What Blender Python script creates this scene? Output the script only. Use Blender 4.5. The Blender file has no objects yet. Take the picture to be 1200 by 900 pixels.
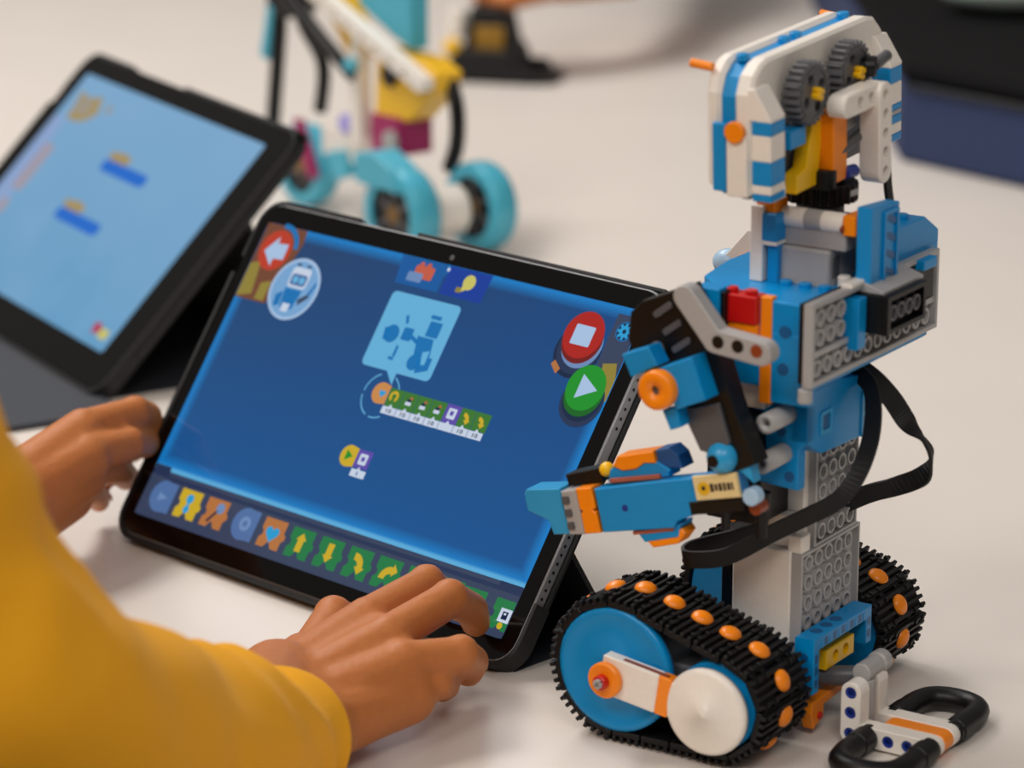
import bpy, bmesh, math, random
from math import sin, cos, pi, radians, atan2, sqrt
from mathutils import Vector, Matrix, Euler
from mathutils.geometry import tessellate_polygon
from mathutils import noise as mnoise
random.seed(7)
scene = bpy.context.scene
COL = scene.collection

# ------------------------------------------------------------------ camera
cd = bpy.data.cameras.new('camera')
cam = bpy.data.objects.new('camera', cd)
COL.objects.link(cam)
cam.location = (0, 0, .4615)
cam.rotation_euler = (radians(74), 0, 0)
cd.sensor_width = 36
cd.lens = 111
cd.clip_start = .02
cd.dof.use_dof = True
cd.dof.focus_distance = 1.255
cd.dof.aperture_fstop = 111/13.5
scene.camera = cam

# ------------------------------------------------------------------ world, lamps, exposure
w = bpy.data.worlds.new('room_light')
scene.world = w
w.use_nodes = True
nt = w.node_tree
bg = nt.nodes['Background']
tc = nt.nodes.new('ShaderNodeTexCoord')
sx = nt.nodes.new('ShaderNodeSeparateXYZ')
cr = nt.nodes.new('ShaderNodeValToRGB')
mp = nt.nodes.new('ShaderNodeMapRange')
mp.inputs[1].default_value = -1
mp.inputs[2].default_value = 1
nt.links.new(tc.outputs['Generated'], sx.inputs[0])
nt.links.new(sx.outputs[2], mp.inputs[0])
nt.links.new(mp.outputs[0], cr.inputs[0])
nt.links.new(cr.outputs[0], bg.inputs[0])
e = cr.color_ramp.elements
e[0].position = .35
e[0].color = (.16, .13, .11, 1)
e[1].position = .85
e[1].color = (.80, .74, .70, 1)
bg.inputs[1].default_value = .30

def area(name, loc, target, size, power, color):
    l = bpy.data.lights.new(name, 'AREA')
    l.shape = 'RECTANGLE'
    l.size, l.size_y = size
    l.energy = power
    l.color = color
    o = bpy.data.objects.new(name, l)
    COL.objects.link(o)
    o.location = loc
    o.rotation_euler = (Vector(target)-Vector(loc)).to_track_quat('-Z', 'Y').to_euler()
    return o
area('overhead_light', (-.95, 1.95, 1.75), (-.1, 1.35, 0), (.7, .5), 19, (1, .95, .90))
area('overhead_light', (.2, -.5, 1.75), (0, 1.15, .05), (.9, .6), 13, (1, .93, .86))  # added fill light, brightens the sleeve and the tower side; no known lamp
area('overhead_light', (-1.05, .02, 1.6), (.05, 1.2, .05), (.9, .7), 15, (1, .93, .86))
area('overhead_light', (-.8, 3.0, 1.9), (-.3, 2.1, 0), (1.2, .7), 22, (1, .96, .92))
vs = scene.view_settings
scene.display_settings.display_device = 'sRGB'
vs.view_transform = 'Standard'
vs.look = 'None'
vs.exposure = 0
vs.gamma = 1
vs.use_curve_mapping = False

# ------------------------------------------------------------------ materials
def C(h):
    r = []
    for i in (0, 2, 4):
        c = int(h[i:i+2], 16)/255
        r.append(c/12.92 if c <= .04045 else ((c+.055)/1.055)**2.4)
    return (*r, 1)
MATS = {}
def mat(name, col, rough=.35, spec=.5, metal=0, coat=0, bump=0, scale=400, var=.04, sss=0, sheen=0, alpha=1):
    if name in MATS: return MATS[name]
    m = bpy.data.materials.new(name)
    m.use_nodes = True
    n = m.node_tree
    p = n.nodes['Principled BSDF']
    p.inputs['Metallic'].default_value = metal
    p.inputs['Specular IOR Level'].default_value = spec
    p.inputs['Coat Weight'].default_value = coat
    if sss:
        p.inputs['Subsurface Weight'].default_value = sss
        p.inputs['Subsurface Radius'].default_value = (1, .35, .2)
        p.inputs['Subsurface Scale'].default_value = .004
    if sheen:
        p.inputs['Sheen Weight'].default_value = sheen
        p.inputs['Sheen Roughness'].default_value = .5
    t = n.nodes.new('ShaderNodeTexCoord')
    ns = n.nodes.new('ShaderNodeTexNoise')
    ns.inputs['Scale'].default_value = scale
    ns.inputs['Detail'].default_value = 3
    n.links.new(t.outputs['Object'], ns.inputs['Vector'])
    mx = n.nodes.new('ShaderNodeMix')
    mx.data_type = 'RGBA'
    c = C(col)
    mx.inputs['A'].default_value = (c[0]*(1-var), c[1]*(1-var), c[2]*(1-var), 1)
    mx.inputs['B'].default_value = (min(1, c[0]*(1+var)), min(1, c[1]*(1+var)), min(1, c[2]*(1+var)), 1)
    n.links.new(ns.outputs['Fac'], mx.inputs['Factor'])
    n.links.new(mx.outputs['Result'], p.inputs['Base Color'])
    mr = n.nodes.new('ShaderNodeMapRange')
    mr.inputs[3].default_value = rough*.9
    mr.inputs[4].default_value = min(1, rough*1.1)
    n.links.new(ns.outputs['Fac'], mr.inputs[0])
    n.links.new(mr.outputs[0], p.inputs['Roughness'])
    if bump:
        b = n.nodes.new('ShaderNodeBump')
        b.inputs['Strength'].default_value = bump
        b.inputs['Distance'].default_value = .001
        n.links.new(ns.outputs['Fac'], b.inputs['Height'])
        n.links.new(b.outputs[0], p.inputs['Normal'])
    MATS[name] = m
    return m
def emis(name, col, k=.8):
    if name in MATS: return MATS[name]
    m = bpy.data.materials.new(name)
    m.use_nodes = True
    p = m.node_tree.nodes['Principled BSDF']
    p.inputs['Base Color'].default_value = (.004, .004, .004, 1)
    p.inputs['Roughness'].default_value = .12
    p.inputs['Emission Color'].default_value = C(col)
    p.inputs['Emission Strength'].default_value = k
    MATS[name] = m
    return m

BLUE = mat('blue_plastic', '008cd0', .32, spec=.4)
SKYBLUE = mat('azure_plastic', '2a9fd8', .3)
NAVY = mat('dark_blue_plastic', '0a2f8c', .35)
WHITE = mat('white_plastic', 'efe9e0', .35)
LGRAY = mat('light_grey_plastic', 'a9a8a8', .38)
DGRAY = mat('dark_grey_plastic', '55565a', .4)
BLACK = mat('black_plastic', '0c0c0d', .4, spec=.35)
RUBBER = mat('black_rubber', '0d0d0f', .5, spec=.35)
ORANGE = mat('orange_plastic', 'fb8c0a', .35)
YELLOW = mat('yellow_plastic', 'f5c010', .35)
RED = mat('red_plastic', 'c81414', .3)
BROWN = mat('reddish_brown_plastic', '8a3a1c', .35)
TAN = mat('tan_sticker', 'e6cf95', .5)
INK = mat('dark_ink', '3a2c20', .6)
CABLE = mat('black_cable', '121112', .55, spec=.4)
TEAL = mat('teal_plastic', '4bb4cf', .35)
MAGENTA = mat('magenta_plastic', 'a00c5c', .4)
LAV = mat('lavender_plastic', 'a79fe8', .35)
GLASS = mat('black_glass', '050505', .1, spec=.35)
CASE = mat('black_case_leather', '151619', .6, bump=.15, scale=1500)
CASEIN = mat('charcoal_case_lining', '2b2f38', .7, bump=.15, scale=1500)
ALU = mat('grey_aluminium', 'a8aaac', .38, metal=.4)
TABLE = mat('white_laminate', 'e6ded6', .33, spec=.45, scale=12, var=.015)
FLOORM = mat('beige_floor', '9d9286', .6, scale=6, var=.1)
STEEL = mat('table_leg_steel', 'a0a0a0', .4, metal=.8)
SKIN = mat('warm_skin', 'c27740', .5, spec=.35, sss=.12, bump=.25, scale=300, var=.08)
NAIL = mat('fingernail', 'dba98c', .3)
CLOTH = mat('yellow_knit_cotton', 'fdb126', .9, spec=.1, sheen=.06, bump=.35, scale=900, var=.1)
HAIR = mat('dark_brown_hair', '2a1a12', .6, bump=.6, scale=300)
NAVYBAG = mat('navy_fabric', '27365c', .8, bump=.2, scale=700)
BLACKBAG = mat('black_fabric', '070709', .85, spec=.15, bump=.2, scale=700)
GREYGREEN = mat('grey_green_plastic', '8e9c96', .6)
EYEW = mat('eye_white', 'f2efec', .2)
BLUE_SHADE = mat('shaded_blue_plastic', '0b5a93', .4)  # darker copy of the blue: shade of holes and recesses put into colour

# ------------------------------------------------------------------ mesh builder (millimetres in, metres out)
K = .001
class MB:
    def __init__(s):
        s.v = []; s.f = []; s.mi = []; s.mats = []; s.sm = []; s.cur = 0; s.M = None
    def use(s, m):
        if m not in s.mats: s.mats.append(m)
        s.cur = s.mats.index(m)
        return s
    def add(s, vs, fs, smooth=False):
        b = len(s.v)
        for p in vs:
            p = Vector(p)
            s.v.append(s.M @ p if s.M else p)
        for q in fs:
            s.f.append([b+i for i in q]); s.mi.append(s.cur); s.sm.append(smooth)
        return s
    def box(s, x0, x1, y0, y1, z0, z1, b=.35):
        x0, x1 = min(x0, x1), max(x0, x1); y0, y1 = min(y0, y1), max(y0, y1); z0, z1 = min(z0, z1), max(z0, z1)
        c = ((x0+x1)/2, (y0+y1)/2, (z0+z1)/2); h = ((x1-x0)/2, (y1-y0)/2, (z1-z0)/2)
        b = min(b, .3*min(h)*2)
        V = []; idx = {}
        for sx_ in (-1, 1):
            for sy in (-1, 1):
                for sz in (-1, 1):
                    sg = (sx_, sy, sz)
                    for a in range(3):
                        p = [c[i]+sg[i]*(h[i] if i == a else h[i]-b) for i in range(3)]
                        idx[(sg, a)] = len(V); V.append(p)
        F = []
        for a in range(3):
            o = [i for i in range(3) if i != a]
            for d in (-1, 1):
                q = []
                for (u, t) in ((-1, -1), (1, -1), (1, 1), (-1, 1)):
                    g = [0, 0, 0]; g[a] = d; g[o[0]] = u; g[o[1]] = t
                    q.append(idx[(tuple(g), a)])
                F.append(q)
            # edges along axis a
            for u in (-1, 1):
                for t in (-1, 1):
                    g0 = [0, 0, 0]; g0[o[0]] = u; g0[o[1]] = t
                    ga = list(g0); ga[a] = -1; gb = list(g0); gb[a] = 1
                    ga, gb = tuple(ga), tuple(gb)
                    F.append([idx[(ga, o[0])], idx[(gb, o[0])], idx[(gb, o[1])], idx[(ga, o[1])]])
        for sx_ in (-1, 1):
            for sy in (-1, 1):
                for sz in (-1, 1):
                    F.append([idx[((sx_, sy, sz), a)] for a in range(3)])
        return s.add(V, F)
    def lathe(s, prof, base, axis, n=20, smooth=True):
        base = Vector(base); ax = Vector(axis).normalized()
        u = ax.orthogonal().normalized(); v = ax.cross(u)
        V = []; F = []
        for (r, h) in prof:
            for k in range(n):
                a = 2*pi*k/n
                V.append(base+ax*h+(u*cos(a)+v*sin(a))*max(r, 1e-4))
        m = len(prof)
        for i in range(m-1):
            for k in range(n):
                F.append([i*n+k, i*n+(k+1) % n, (i+1)*n+(k+1) % n, (i+1)*n+k])
        if prof[0][0] > .01: F.append(list(range(n))[::-1])
        if prof[-1][0] > .01: F.append([(m-1)*n+k for k in range(n)])
        return s.add(V, F, smooth)
    def cyl(s, base, axis, r, h, n=20, c=.4, r2=None):
        r2 = r if r2 is None else r2
        c = min(c, h*.3, r*.4)
        a = Vector(axis).normalized()
        s.lathe([(r, c), (r2, h-c)], base, a, n)
        s.f.pop(); s.f.pop(); s.mi.pop(); s.mi.pop(); s.sm.pop(); s.sm.pop()
        s.lathe([(r-c, 0), (r, c)], base, a, n, False)
        s.f.pop(); s.mi.pop(); s.sm.pop()
        s.lathe([(r2, h-c), (r2-c, h)], base, a, n, False)
        s.f.pop(-2); s.mi.pop(-2); s.sm.pop(-2)
        return s
    def ring(s, base, axis, ro, ri, h, n=20, floor=None):
        p = [(ri, floor if floor is not None else 0), (ri, h), (ro, h), (ro, 0)]
        b0 = len(s.f)
        s.lathe(p, base, axis, n, False)
        s.f.pop(); s.mi.pop(); s.sm.pop()     # open outer end
        if floor is None:
            s.f.pop(); s.mi.pop(); s.sm.pop()
        return s
    def prism(s, outer, holes, h0, h1, M=None, c=0):
        """outline in the plane XY, thickness along Z, then M"""
        def area2(p): return sum(p[i][0]*p[(i+1) % len(p)][1]-p[(i+1) % len(p)][0]*p[i][1] for i in range(len(p)))
        loops = [list(outer)]+[list(h) for h in holes]
        if area2(loops[0]) < 0: loops[0].reverse()
        for h in loops[1:]:
            if area2(h) > 0: h.reverse()
        def inset(p, d):
            r = []
            n = len(p)
            for i in range(n):
                a, b, q = Vector(p[i-1]), Vector(p[i]), Vector(p[(i+1) % n])
                e1 = (b-a).normalized(); e2 = (q-b).normalized()
                nn = Vector((-(e1.y+e2.y), e1.x+e2.x))
                l = nn.length
                if l < 1e-6: nn = Vector((-e1.y, e1.x)); l = 1
                nn /= l
                k = d/max(.4, nn.dot(Vector((-e1.y, e1.x))))
                r.append((b.x+nn.x*k, b.y+nn.y*k))
            return r
        lv = [(h0, 0), (h1, 0)] if c <= 0 else [(h0, c), (h0+c, 0), (h1-c, 0), (h1, c)]
        V = []; F = []; base = []
        for (h, d) in lv:
            bl = []
            for i, lp in enumerate(loops):
                q = inset(lp, d) if d and i == 0 else lp
                bl.append(len(V))
                V += [Vector((x, y, h)) for x, y in q]
            base.append(bl)
        for j in range(len(lv)-1):
            for i, lp in enumerate(loops):
                n = len(lp); a = base[j][i]; b = base[j+1][i]
                for k in range(n):
                    F.append([a+k, a+(k+1) % n, b+(k+1) % n, b+k])
        tris = tessellate_polygon([[Vector((x, y, 0)) for x, y in lp] for lp in loops])
        flat = []
        for i, lp in enumerate(loops):
            flat += [(i, k) for k in range(len(lp))]
        for t in tris:
            q = [base[-1][flat[i][0]]+flat[i][1] for i in t]
            a, b, d = [V[i] for i in q]
            up = (b-a).cross(d-a).z > 0
            F.append(q if up else q[::-1])
            q = [base[0][flat[i][0]]+flat[i][1] for i in t]
            F.append(q[::-1] if up else q)
        if M is not None: V = [M @ p for p in V]
        return s.add(V, F)
    def capsule(s, p, q, r1, r2, n=14):
        p, q = Vector(p), Vector(q)
        L = (q-p).length
        prof = [(r1*sin(a), -r1*cos(a)) for a in [pi/2*i/5 for i in range(0, 6)]]+[(r2*cos(a), L+r2*sin(a)) for a in [pi/2*i/5 for i in range(0, 6)]]
        return s.lathe(prof, p, q-p, n)
    def ball(s, c, r, n=20, sc=(1, 1, 1)):
        V = []; F = []
        m = n//2
        for i in range(m+1):
            a = -pi/2+pi*i/m
            for k in range(n):
                b = 2*pi*k/n
                rr = max(cos(a), 1e-3)
                V.append((c[0]+r*sc[0]*rr*cos(b), c[1]+r*sc[1]*rr*sin(b), c[2]+r*sc[2]*sin(a)))
        for i in range(m):
            for k in range(n):
                F.append([i*n+k, i*n+(k+1) % n, (i+1)*n+(k+1) % n, (i+1)*n+k])
        return s.add(V, F, True)
    def tube(s, pts, r, n=12, close=False, cap=True):
        rs = r if isinstance(r, (list, tuple)) else [r]*len(pts)
        P = [Vector(p) for p in pts]; N = len(P)
        V = []; F = []
        u = None
        for i in range(N):
            t = (P[min(i+1, N-1)]-P[max(i-1, 0)]).normalized()
            u = t.orthogonal().normalized() if u is None else (u-t*u.dot(t)).normalized()
            v = t.cross(u)
            for k in range(n):
                a = 2*pi*k/n
                V.append(P[i]+(u*cos(a)+v*sin(a))*rs[i])
        for i in range(N-1):
            for k in range(n):
                F.append([i*n+k, i*n+(k+1) % n, (i+1)*n+(k+1) % n, (i+1)*n+k])
        if cap:
            F.append(list(range(n))[::-1]); F.append([(N-1)*n+k for k in range(n)])
        return s.add(V, F, True)
    def ribbon(s, pts, wdirs, wd, th):
        P = [Vector(p) for p in pts]; N = len(P)
        V = []; F = []
        for i in range(N):
            t = (P[min(i+1, N-1)]-P[max(i-1, 0)]).normalized()
            w_ = Vector(wdirs[i]); w_ = (w_-t*w_.dot(t)).normalized(); nn = t.cross(w_)
            for a, b in ((-1, -1), (1, -1), (1, 1), (-1, 1)):
                V.append(P[i]+w_*a*wd/2+nn*b*th/2)
        for i in range(N-1):
            for k in range(4):
                F.append([i*4+k, i*4+(k+1) % 4, (i+1)*4+(k+1) % 4, (i+1)*4+k])
        F.append([3, 2, 1, 0]); F.append([(N-1)*4+k for k in range(4)])
        return s.add(V, F)
    def obj(s, name, m=None, parent=None, loc=None, rot=None):
        me = bpy.data.meshes.new(name)
        me.from_pydata([p*K for p in s.v], [], s.f)
        ms = s.mats if s.mats else [m]
        for q in ms: me.materials.append(q)
        for p, i, sm in zip(me.polygons, s.mi, s.sm):
            p.material_index = i if s.mats else 0
            p.use_smooth = sm
        bm = bmesh.new(); bm.from_mesh(me)
        bmesh.ops.recalc_face_normals(bm, faces=bm.faces)
        bm.to_mesh(me); bm.free()
        o = bpy.data.objects.new(name, me)
        COL.objects.link(o)
        if parent: o.parent = parent
        if loc: o.location = loc
        if rot: o.rotation_euler = rot
        return o

def empty(name, loc=(0, 0, 0), rot=None, M=None):
    o = bpy.data.objects.new(name, None)
    COL.objects.link(o)
    o.empty_display_size = .02
    if M is not None: o.matrix_world = M
    else:
        o.location = loc
        if rot: o.rotation_euler = rot
    return o
def tag(o, label=None, cat=None, group=None, kind=None):
    if label: o['label'] = label
    if cat: o['category'] = cat
    if group: o['group'] = group
    if kind: o['kind'] = kind
    return o
def spline(P, n=8):
    P = [Vector(p) for p in P]; out = []
    for i in range(len(P)-1):
        a = P[max(i-1, 0)]; b = P[i]; c = P[i+1]; d = P[min(i+2, len(P)-1)]
        for k in range(n):
            t = k/n
            out.append(.5*((2*b)+(c-a)*t+(2*a-5*b+4*c-d)*t*t+(3*b-a-3*c+d)*t**3))
    out.append(P[-1]); return out
def circ(cx, cy, r, n=14, ry=None, a0=0):
    return [(cx+r*cos(a0+2*pi*k/n), cy+(ry or r)*sin(a0+2*pi*k/n)) for k in range(n)]
def rrect(x0, x1, y0, y1, r, n=5):
    out = []
    for cx, cy, a in ((x1-r, y1-r, 0), (x0+r, y1-r, 90), (x0+r, y0+r, 180), (x1-r, y0+r, 270)):
        for k in range(n+1):
            t = radians(a+90*k/n); out.append((cx+r*cos(t), cy+r*sin(t)))
    return out
def stadium(p, q, r, n=8):
    a = atan2(q[1]-p[1], q[0]-p[0]); out = []
    for k in range(n+1): out.append((q[0]+r*cos(a-pi/2+pi*k/n), q[1]+r*sin(a-pi/2+pi*k/n)))
    for k in range(n+1): out.append((p[0]+r*cos(a+pi/2+pi*k/n), p[1]+r*sin(a+pi/2+pi*k/n)))
    return out
# frames: outline (a,b) -> robot plane
def XZ(y=0): return Matrix(((1, 0, 0, 0), (0, 0, -1, y), (0, 1, 0, 0), (0, 0, 0, 1)))      # a=X b=Z, thickness towards -Y
def YZ(x=0): return Matrix(((0, 0, 1, x), (1, 0, 0, 0), (0, 1, 0, 0), (0, 0, 0, 1)))       # a=Y b=Z, thickness towards +X

# ------------------------------------------------------------------ setting: floor and the long white table
fl = MB().box(-4000, 4000, -2500, 6000, -760, -740, 1).obj('floor', FLOORM)
tag(fl, kind='structure')
TA = radians(-44.3)
table = empty('table', (0, 0, -.74), (0, 0, TA))
tag(table, 'large white laminate table carrying the tablets and toys', 'table')
# table axes: x along the child's edge, y away from the child
MB().prism(rrect(-2900, 250, 590, 2750, 25), [], 708, 740, c=2).obj('tabletop', TABLE, table)
for lx, ly in ((-2800, 690), (150, 690), (-2800, 2650), (150, 2650)):
    MB().box(lx-25, lx+25, ly-25, ly+25, 0, 708, 2).obj('leg', STEEL, table)

# ------------------------------------------------------------------ tablets
def tablet_matrix(b, yaw, lean):
    a = radians(yaw); t = radians(lean)
    ex = Vector((cos(a), sin(a), 0)); n = Vector((-sin(a), cos(a), 0))
    ey = Vector((0, 0, 1))*cos(t)+n*sin(t); ez = ex.cross(ey)
    M = Matrix.Identity(4)
    for i in range(3):
        M[i][0] = ex[i]; M[i][1] = ey[i]; M[i][2] = ez[i]; M[i][3] = b[i]*K
    return M
def screen_material(name, kind):
    m = bpy.data.materials.new(name); m.use_nodes = True
    n = m.node_tree; p = n.nodes['Principled BSDF']; L = n.links.new
    p.inputs['Base Color'].default_value = (.004, .004, .005, 1)
    p.inputs['Roughness'].default_value = .1
    t = n.nodes.new('ShaderNodeTexCoord'); s = n.nodes.new('ShaderNodeSeparateXYZ')
    L(t.outputs['Object'], s.inputs[0])
    def mr(src, a, b, lo=0, hi=1):
        q = n.nodes.new('ShaderNodeMapRange'); L(src, q.inputs[0])
        for i, v in enumerate((a, b, lo, hi)): q.inputs[i+1].default_value = v
        return q.outputs[0]
    def mth(op, a, b):
        q = n.nodes.new('ShaderNodeMath'); q.operation = op
        for i, v in enumerate((a, b)):
            if isinstance(v, (int, float)): q.inputs[i].default_value = v
            else: L(v, q.inputs[i])
        return q.outputs[0]
    def mix(f, a, b):
        q = n.nodes.new('ShaderNodeMix'); q.data_type = 'RGBA'; L(f, q.inputs['Factor'])
        for k, v in (('A', a), ('B', b)):
            if isinstance(v, tuple): q.inputs[k].default_value = v
            else: L(v, q.inputs[k])
        return q.outputs['Result']
    X, Y = s.outputs[0], s.outputs[1]
    if kind == 'front':
        base = mix(mr(X, .02, .22), C('23446e'), C('124a86'))  # display's own blue gradient, with glass glare painted into the greyer left end
        base = mix(mr(Y, .16, .035), base, C('125a9c'))
        # workspace border that shines light blue on the display
        d = mth('MINIMUM', mth('SUBTRACT', X, .0070), mth('SUBTRACT', .2386, X))
        d = mth('MINIMUM', d, mth('SUBTRACT', .1565, Y))
        d = mth('MINIMUM', d, mth('SUBTRACT', Y, .0345))
        col = mix(mr(d, .0058, .0008), base, C('1583d0'))
        col = mix(mr(mth('SUBTRACT', Y, .0330), .0022, .0008), col, C('62b8ea'))
        col = mix(mr(Y, .0325, .0324), col, C('3a4763'))
    else:
        base = mix(mr(Y, .02, .15), C('66a6d2'), C('84b4dc'))
        ns = n.nodes.new('ShaderNodeTexNoise'); ns.inputs['Scale'].default_value = 12
        L(t.outputs['Object'], ns.inputs['Vector'])
        col = mix(mr(ns.outputs['Fac'], .35, .7), base, C('7fb2da'))
    L(col, p.inputs['Emission Color'])
    p.inputs['Emission Strength'].default_value = .8
    return m

def build_tablet(label, M, W, H, scr, kind, flap_y, flap_d, shellm):
    root = empty('tablet', M=M)
    tag(root, label, 'tablet', None)
    body = MB().prism(rrect(0, W, 0, H, 11), [], -6.5, -.4, c=.6).obj('body', shellm, root)
    g = MB().prism(rrect(.8, W-.8, .8, H-.8, 10.4), [], -.4, .05).obj('bezel', GLASS, root)
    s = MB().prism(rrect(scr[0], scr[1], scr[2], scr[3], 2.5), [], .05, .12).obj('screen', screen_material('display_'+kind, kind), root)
    # case shell behind, with a rim on the left and the bottom
    cb = MB(); cb.prism(rrect(-2.2, W+1.2, -2.4, H+1.2, 12.5), [], -9.5, -6.5, c=.8)
    cb.obj('case_back', CASE, root)
    rim = [(-2.4, H*.78), (-2.4, 11)]+[(11-13.4*cos(a), 11-13.4*sin(a)) for a in [radians(90*k/6) for k in range(1, 7)]]
    rim += [(W-11+13*sin(a), 11-13.4*cos(a)) for a in [radians(90*k/6) for k in range(0, 7)]]+[(W+2.0, 28)]
    inn = [(W+.4, 28)]+[(W-11+11.2*sin(a), 11-11.2*cos(a)) for a in [radians(90*k/6) for k in range(6, -1, -1)]]
    inn += [(11-11.2*cos(a), 11-11.2*sin(a)) for a in [radians(90*k/6) for k in range(6, -1, -1)]]+[(-.3, H*.78)]
    MB().prism(rim+inn, [], -8.5, .3).obj('case_rim', CASE, root)
    rim2 = [(60, H+2), (12, H+2)]+[(11-12.6*sin(a), H-11+12.8*cos(a)) for a in [radians(90*k/6) for k in range(0, 7)]]+[(-1.8, H-28), (-.3, H-28)]
    rim2 += [(11-11.2*sin(a), H-11+11.2*cos(a)) for a in [radians(90*k/6) for k in range(6, -1, -1)]]+[(60, H+.2)]
    MB().prism(rim2, [], -8.5, -.6).obj('case_corner', CASE, root)
    MB().box(W-150, W-4, H+.2, H+1.9, -8.5, -1.2, .3).obj('case_top_edge', CASE, root)
    # folded stand behind: a flap from the back down to the table
    a = radians(-90)
    Mi = root.matrix_world.inverted()
    R = Mi.to_3x3()
    n = Vector((-sin(math.atan2(M[1][0], M[0][0])), cos(math.atan2(M[1][0], M[0][0])), 0))
    def gp(x, dist):       # a point on the table, `dist` behind the tablet's lower edge, as seen in tablet space
        wp = M @ Vector((x*K, 0, 0)); wp.z = 0
        return (Mi @ (wp+n*dist*K))/K
    def slab(pts, th, nm, m):
        q = MB(); A = [Vector(p) for p in pts]
        nn = (A[1]-A[0]).cross(A[2]-A[0]).normalized()*th
        q.add(A+[p+nn for p in A], [[0, 1, 2, 3], [7, 6, 5, 4], [0, 4, 5, 1], [1, 5, 6, 2], [2, 6, 7, 3], [3, 7, 4, 0]])
        return q.obj(nm, m, root)
    up = R @ Vector((0, 0, 1))
    l0, l1 = gp(3, flap_d)+up*.6, gp(W-3, flap_d)+up*.6
    slab([(3, flap_y, -9.6), (W-3, flap_y, -9.6), l1, l0], 2.2, 'stand_flap', CASE)
    b0, b1 = gp(3, 8)+up*.6, gp(W-3, 8)+up*.6
    slab([l0, l1, b1, b0], 1.6, 'stand_base', CASEIN)
    return root, s

TM = tablet_matrix((-179.04, 1353.64, 5.2), -44.325, 35.08)
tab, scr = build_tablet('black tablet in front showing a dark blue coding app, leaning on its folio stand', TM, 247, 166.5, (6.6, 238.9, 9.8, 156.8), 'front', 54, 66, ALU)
# buttons, camera, speaker grille on the right side
MB().cyl((124, 160.3, 0), (0, 0, 1), 1.3, .12, 14, .02).obj('camera_lens', DGRAY, tab)
MB().box(160, 176, 166.3, 167.2, -4.6, -2.6, .2).obj('power_button', ALU, tab)
MB().box(58, 72, 166.3, 167.2, -4.6, -2.6, .2).obj('volume_button', ALU, tab)
q = MB()
for k in range(9):
    q.cyl((246.9, 122-k*4.4+20, -3.3), (1, 0, 0), .75, .25, 8, .02)
for k in range(11):
    q.cyl((246.9, 66-k*3.9, -3.3), (1, 0, 0), .75, .25, 8, .02)
q.cyl((246.9, 89, -3.3), (1, 0, 0), 1.7, .3, 12, .02)
tag(q.obj('speaker_holes', BLACK, tab), kind='stuff')

# --- print on the front display (flat, a hair above the glass)
def art(name, items, parent, base=.14):
    """items: list of (material, outline, level) in display millimetres"""
    q = MB()
    for m, pts, lv in items:
        q.use(m); q.prism(pts, [], base+lv*.035, base+lv*.035+.025)
    return q.obj(name, None, parent)
E_ = emis
dgrey = E_('ui_slate', '3a4763'); dslate = E_('ui_dark_slate', '26375a'); green = E_('ui_green', '23824a'); yel = E_('ui_yellow', 'd9b62c')
orn = E_('ui_orange', 'c07a44'); pale = E_('ui_pale_blue', '6cbdea'); pale2 = E_('ui_white_blue', 'b4d0f2'); mid = E_('ui_mid_blue', '1279c0')
steel = E_('ui_steel_blue', '5578ae'); steel2 = E_('ui_steel_light', '7595c6'); red = E_('ui_red', 'b8231c'); dred = E_('ui_dark_red', '7a1a1a'); grn2 = E_('ui_bright_green', '1d9a2c')
dgrn = E_('ui_dark_green', '146a24'); brn = E_('ui_brown', '7a4a34'); olive = E_('ui_olive', '9a8a3c'); redb = E_('ui_warm_red', 'c8402a'); white = E_('ui_white', 'd6e2f6')
purple = E_('ui_purple', '6450b4'); grn3 = E_('ui_leaf_green', '3f7f34'); cyan = E_('ui_cyan', '2aa6e0'); panel = E_('ui_panel_blue', '0f5fa8'); panel2 = E_('ui_royal_blue', '1040a4'); lamp = E_('ui_lamp_yellow', 'd8cf6c')
navy = E_('ui_navy', '12284a'); lorn = E_('ui_light_orange', 'd89452')
lgt = E_('ui_edge_light', '8fd2fa')
# toolbar
art('toolbar', [(dslate, [(6.8, 34.6), (6.8, 10), (238.7, 10), (238.7, 32.6), (226, 32.6), (226, 30.5), (18, 30.5), (17, 34.6)], 0),
                (dgrey, [(6.8, 29.5), (6.8, 10), (238.7, 10), (238.7, 28.6), (20, 28.6), (19, 29.5)], 1)], scr)
def notched(cx, cy, w_=14, h=13.4):
    a, b = w_/2, h/2
    return [(cx-a, cy+b), (cx+a, cy+b), (cx+a, cy+1.6), (cx+a+1.5, cy+.4), (cx+a+1.5, cy-1.4), (cx+a, cy-2.6), (cx+a, cy-b), (cx+2.5, cy-b), (cx, cy-b+3.2), (cx-2.5, cy-b), (cx-a, cy-b), (cx-a, cy-2.6), (cx-a+1.5, cy-1.4), (cx-a+1.5, cy+.4), (cx-a, cy+1.6)]
def arrow(cx, cy, d):
    return [(cx-1.8, cy-4.2*d), (cx+1.8, cy-4.2*d), (cx+1.8, cy+1.2*d), (cx+3.1, cy+1.2*d), (cx, cy+4.4*d), (cx-3.1, cy+1.2*d), (cx-1.8, cy+1.2*d)]
def arc(cx, cy, r0, r1, a0, a1, n=8):
    A = [radians(a0+(a1-a0)*k/n) for k in range(n+1)]
    return [(cx+r1*cos(t), cy+r1*sin(t)) for t in A]+[(cx+r0*cos(t), cy+r0*sin(t)) for t in reversed(A)]
def heart(cx, cy, r):
    return [(cx+r*.062*16*sin(t)**3, cy+r*.062*(13*cos(t)-5*cos(2*t)-2*cos(3*t)-cos(4*t))) for t in [2*pi*k/20 for k in range(20)]]
def roundblock(cx, cy):
    return arc(cx, cy, 0.01, 7.6, 70, 290, 10)[:11]+[(cx+5, cy-7.0), (cx+7.5, cy-7.0), (cx+7.5, cy+7.0)]
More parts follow.
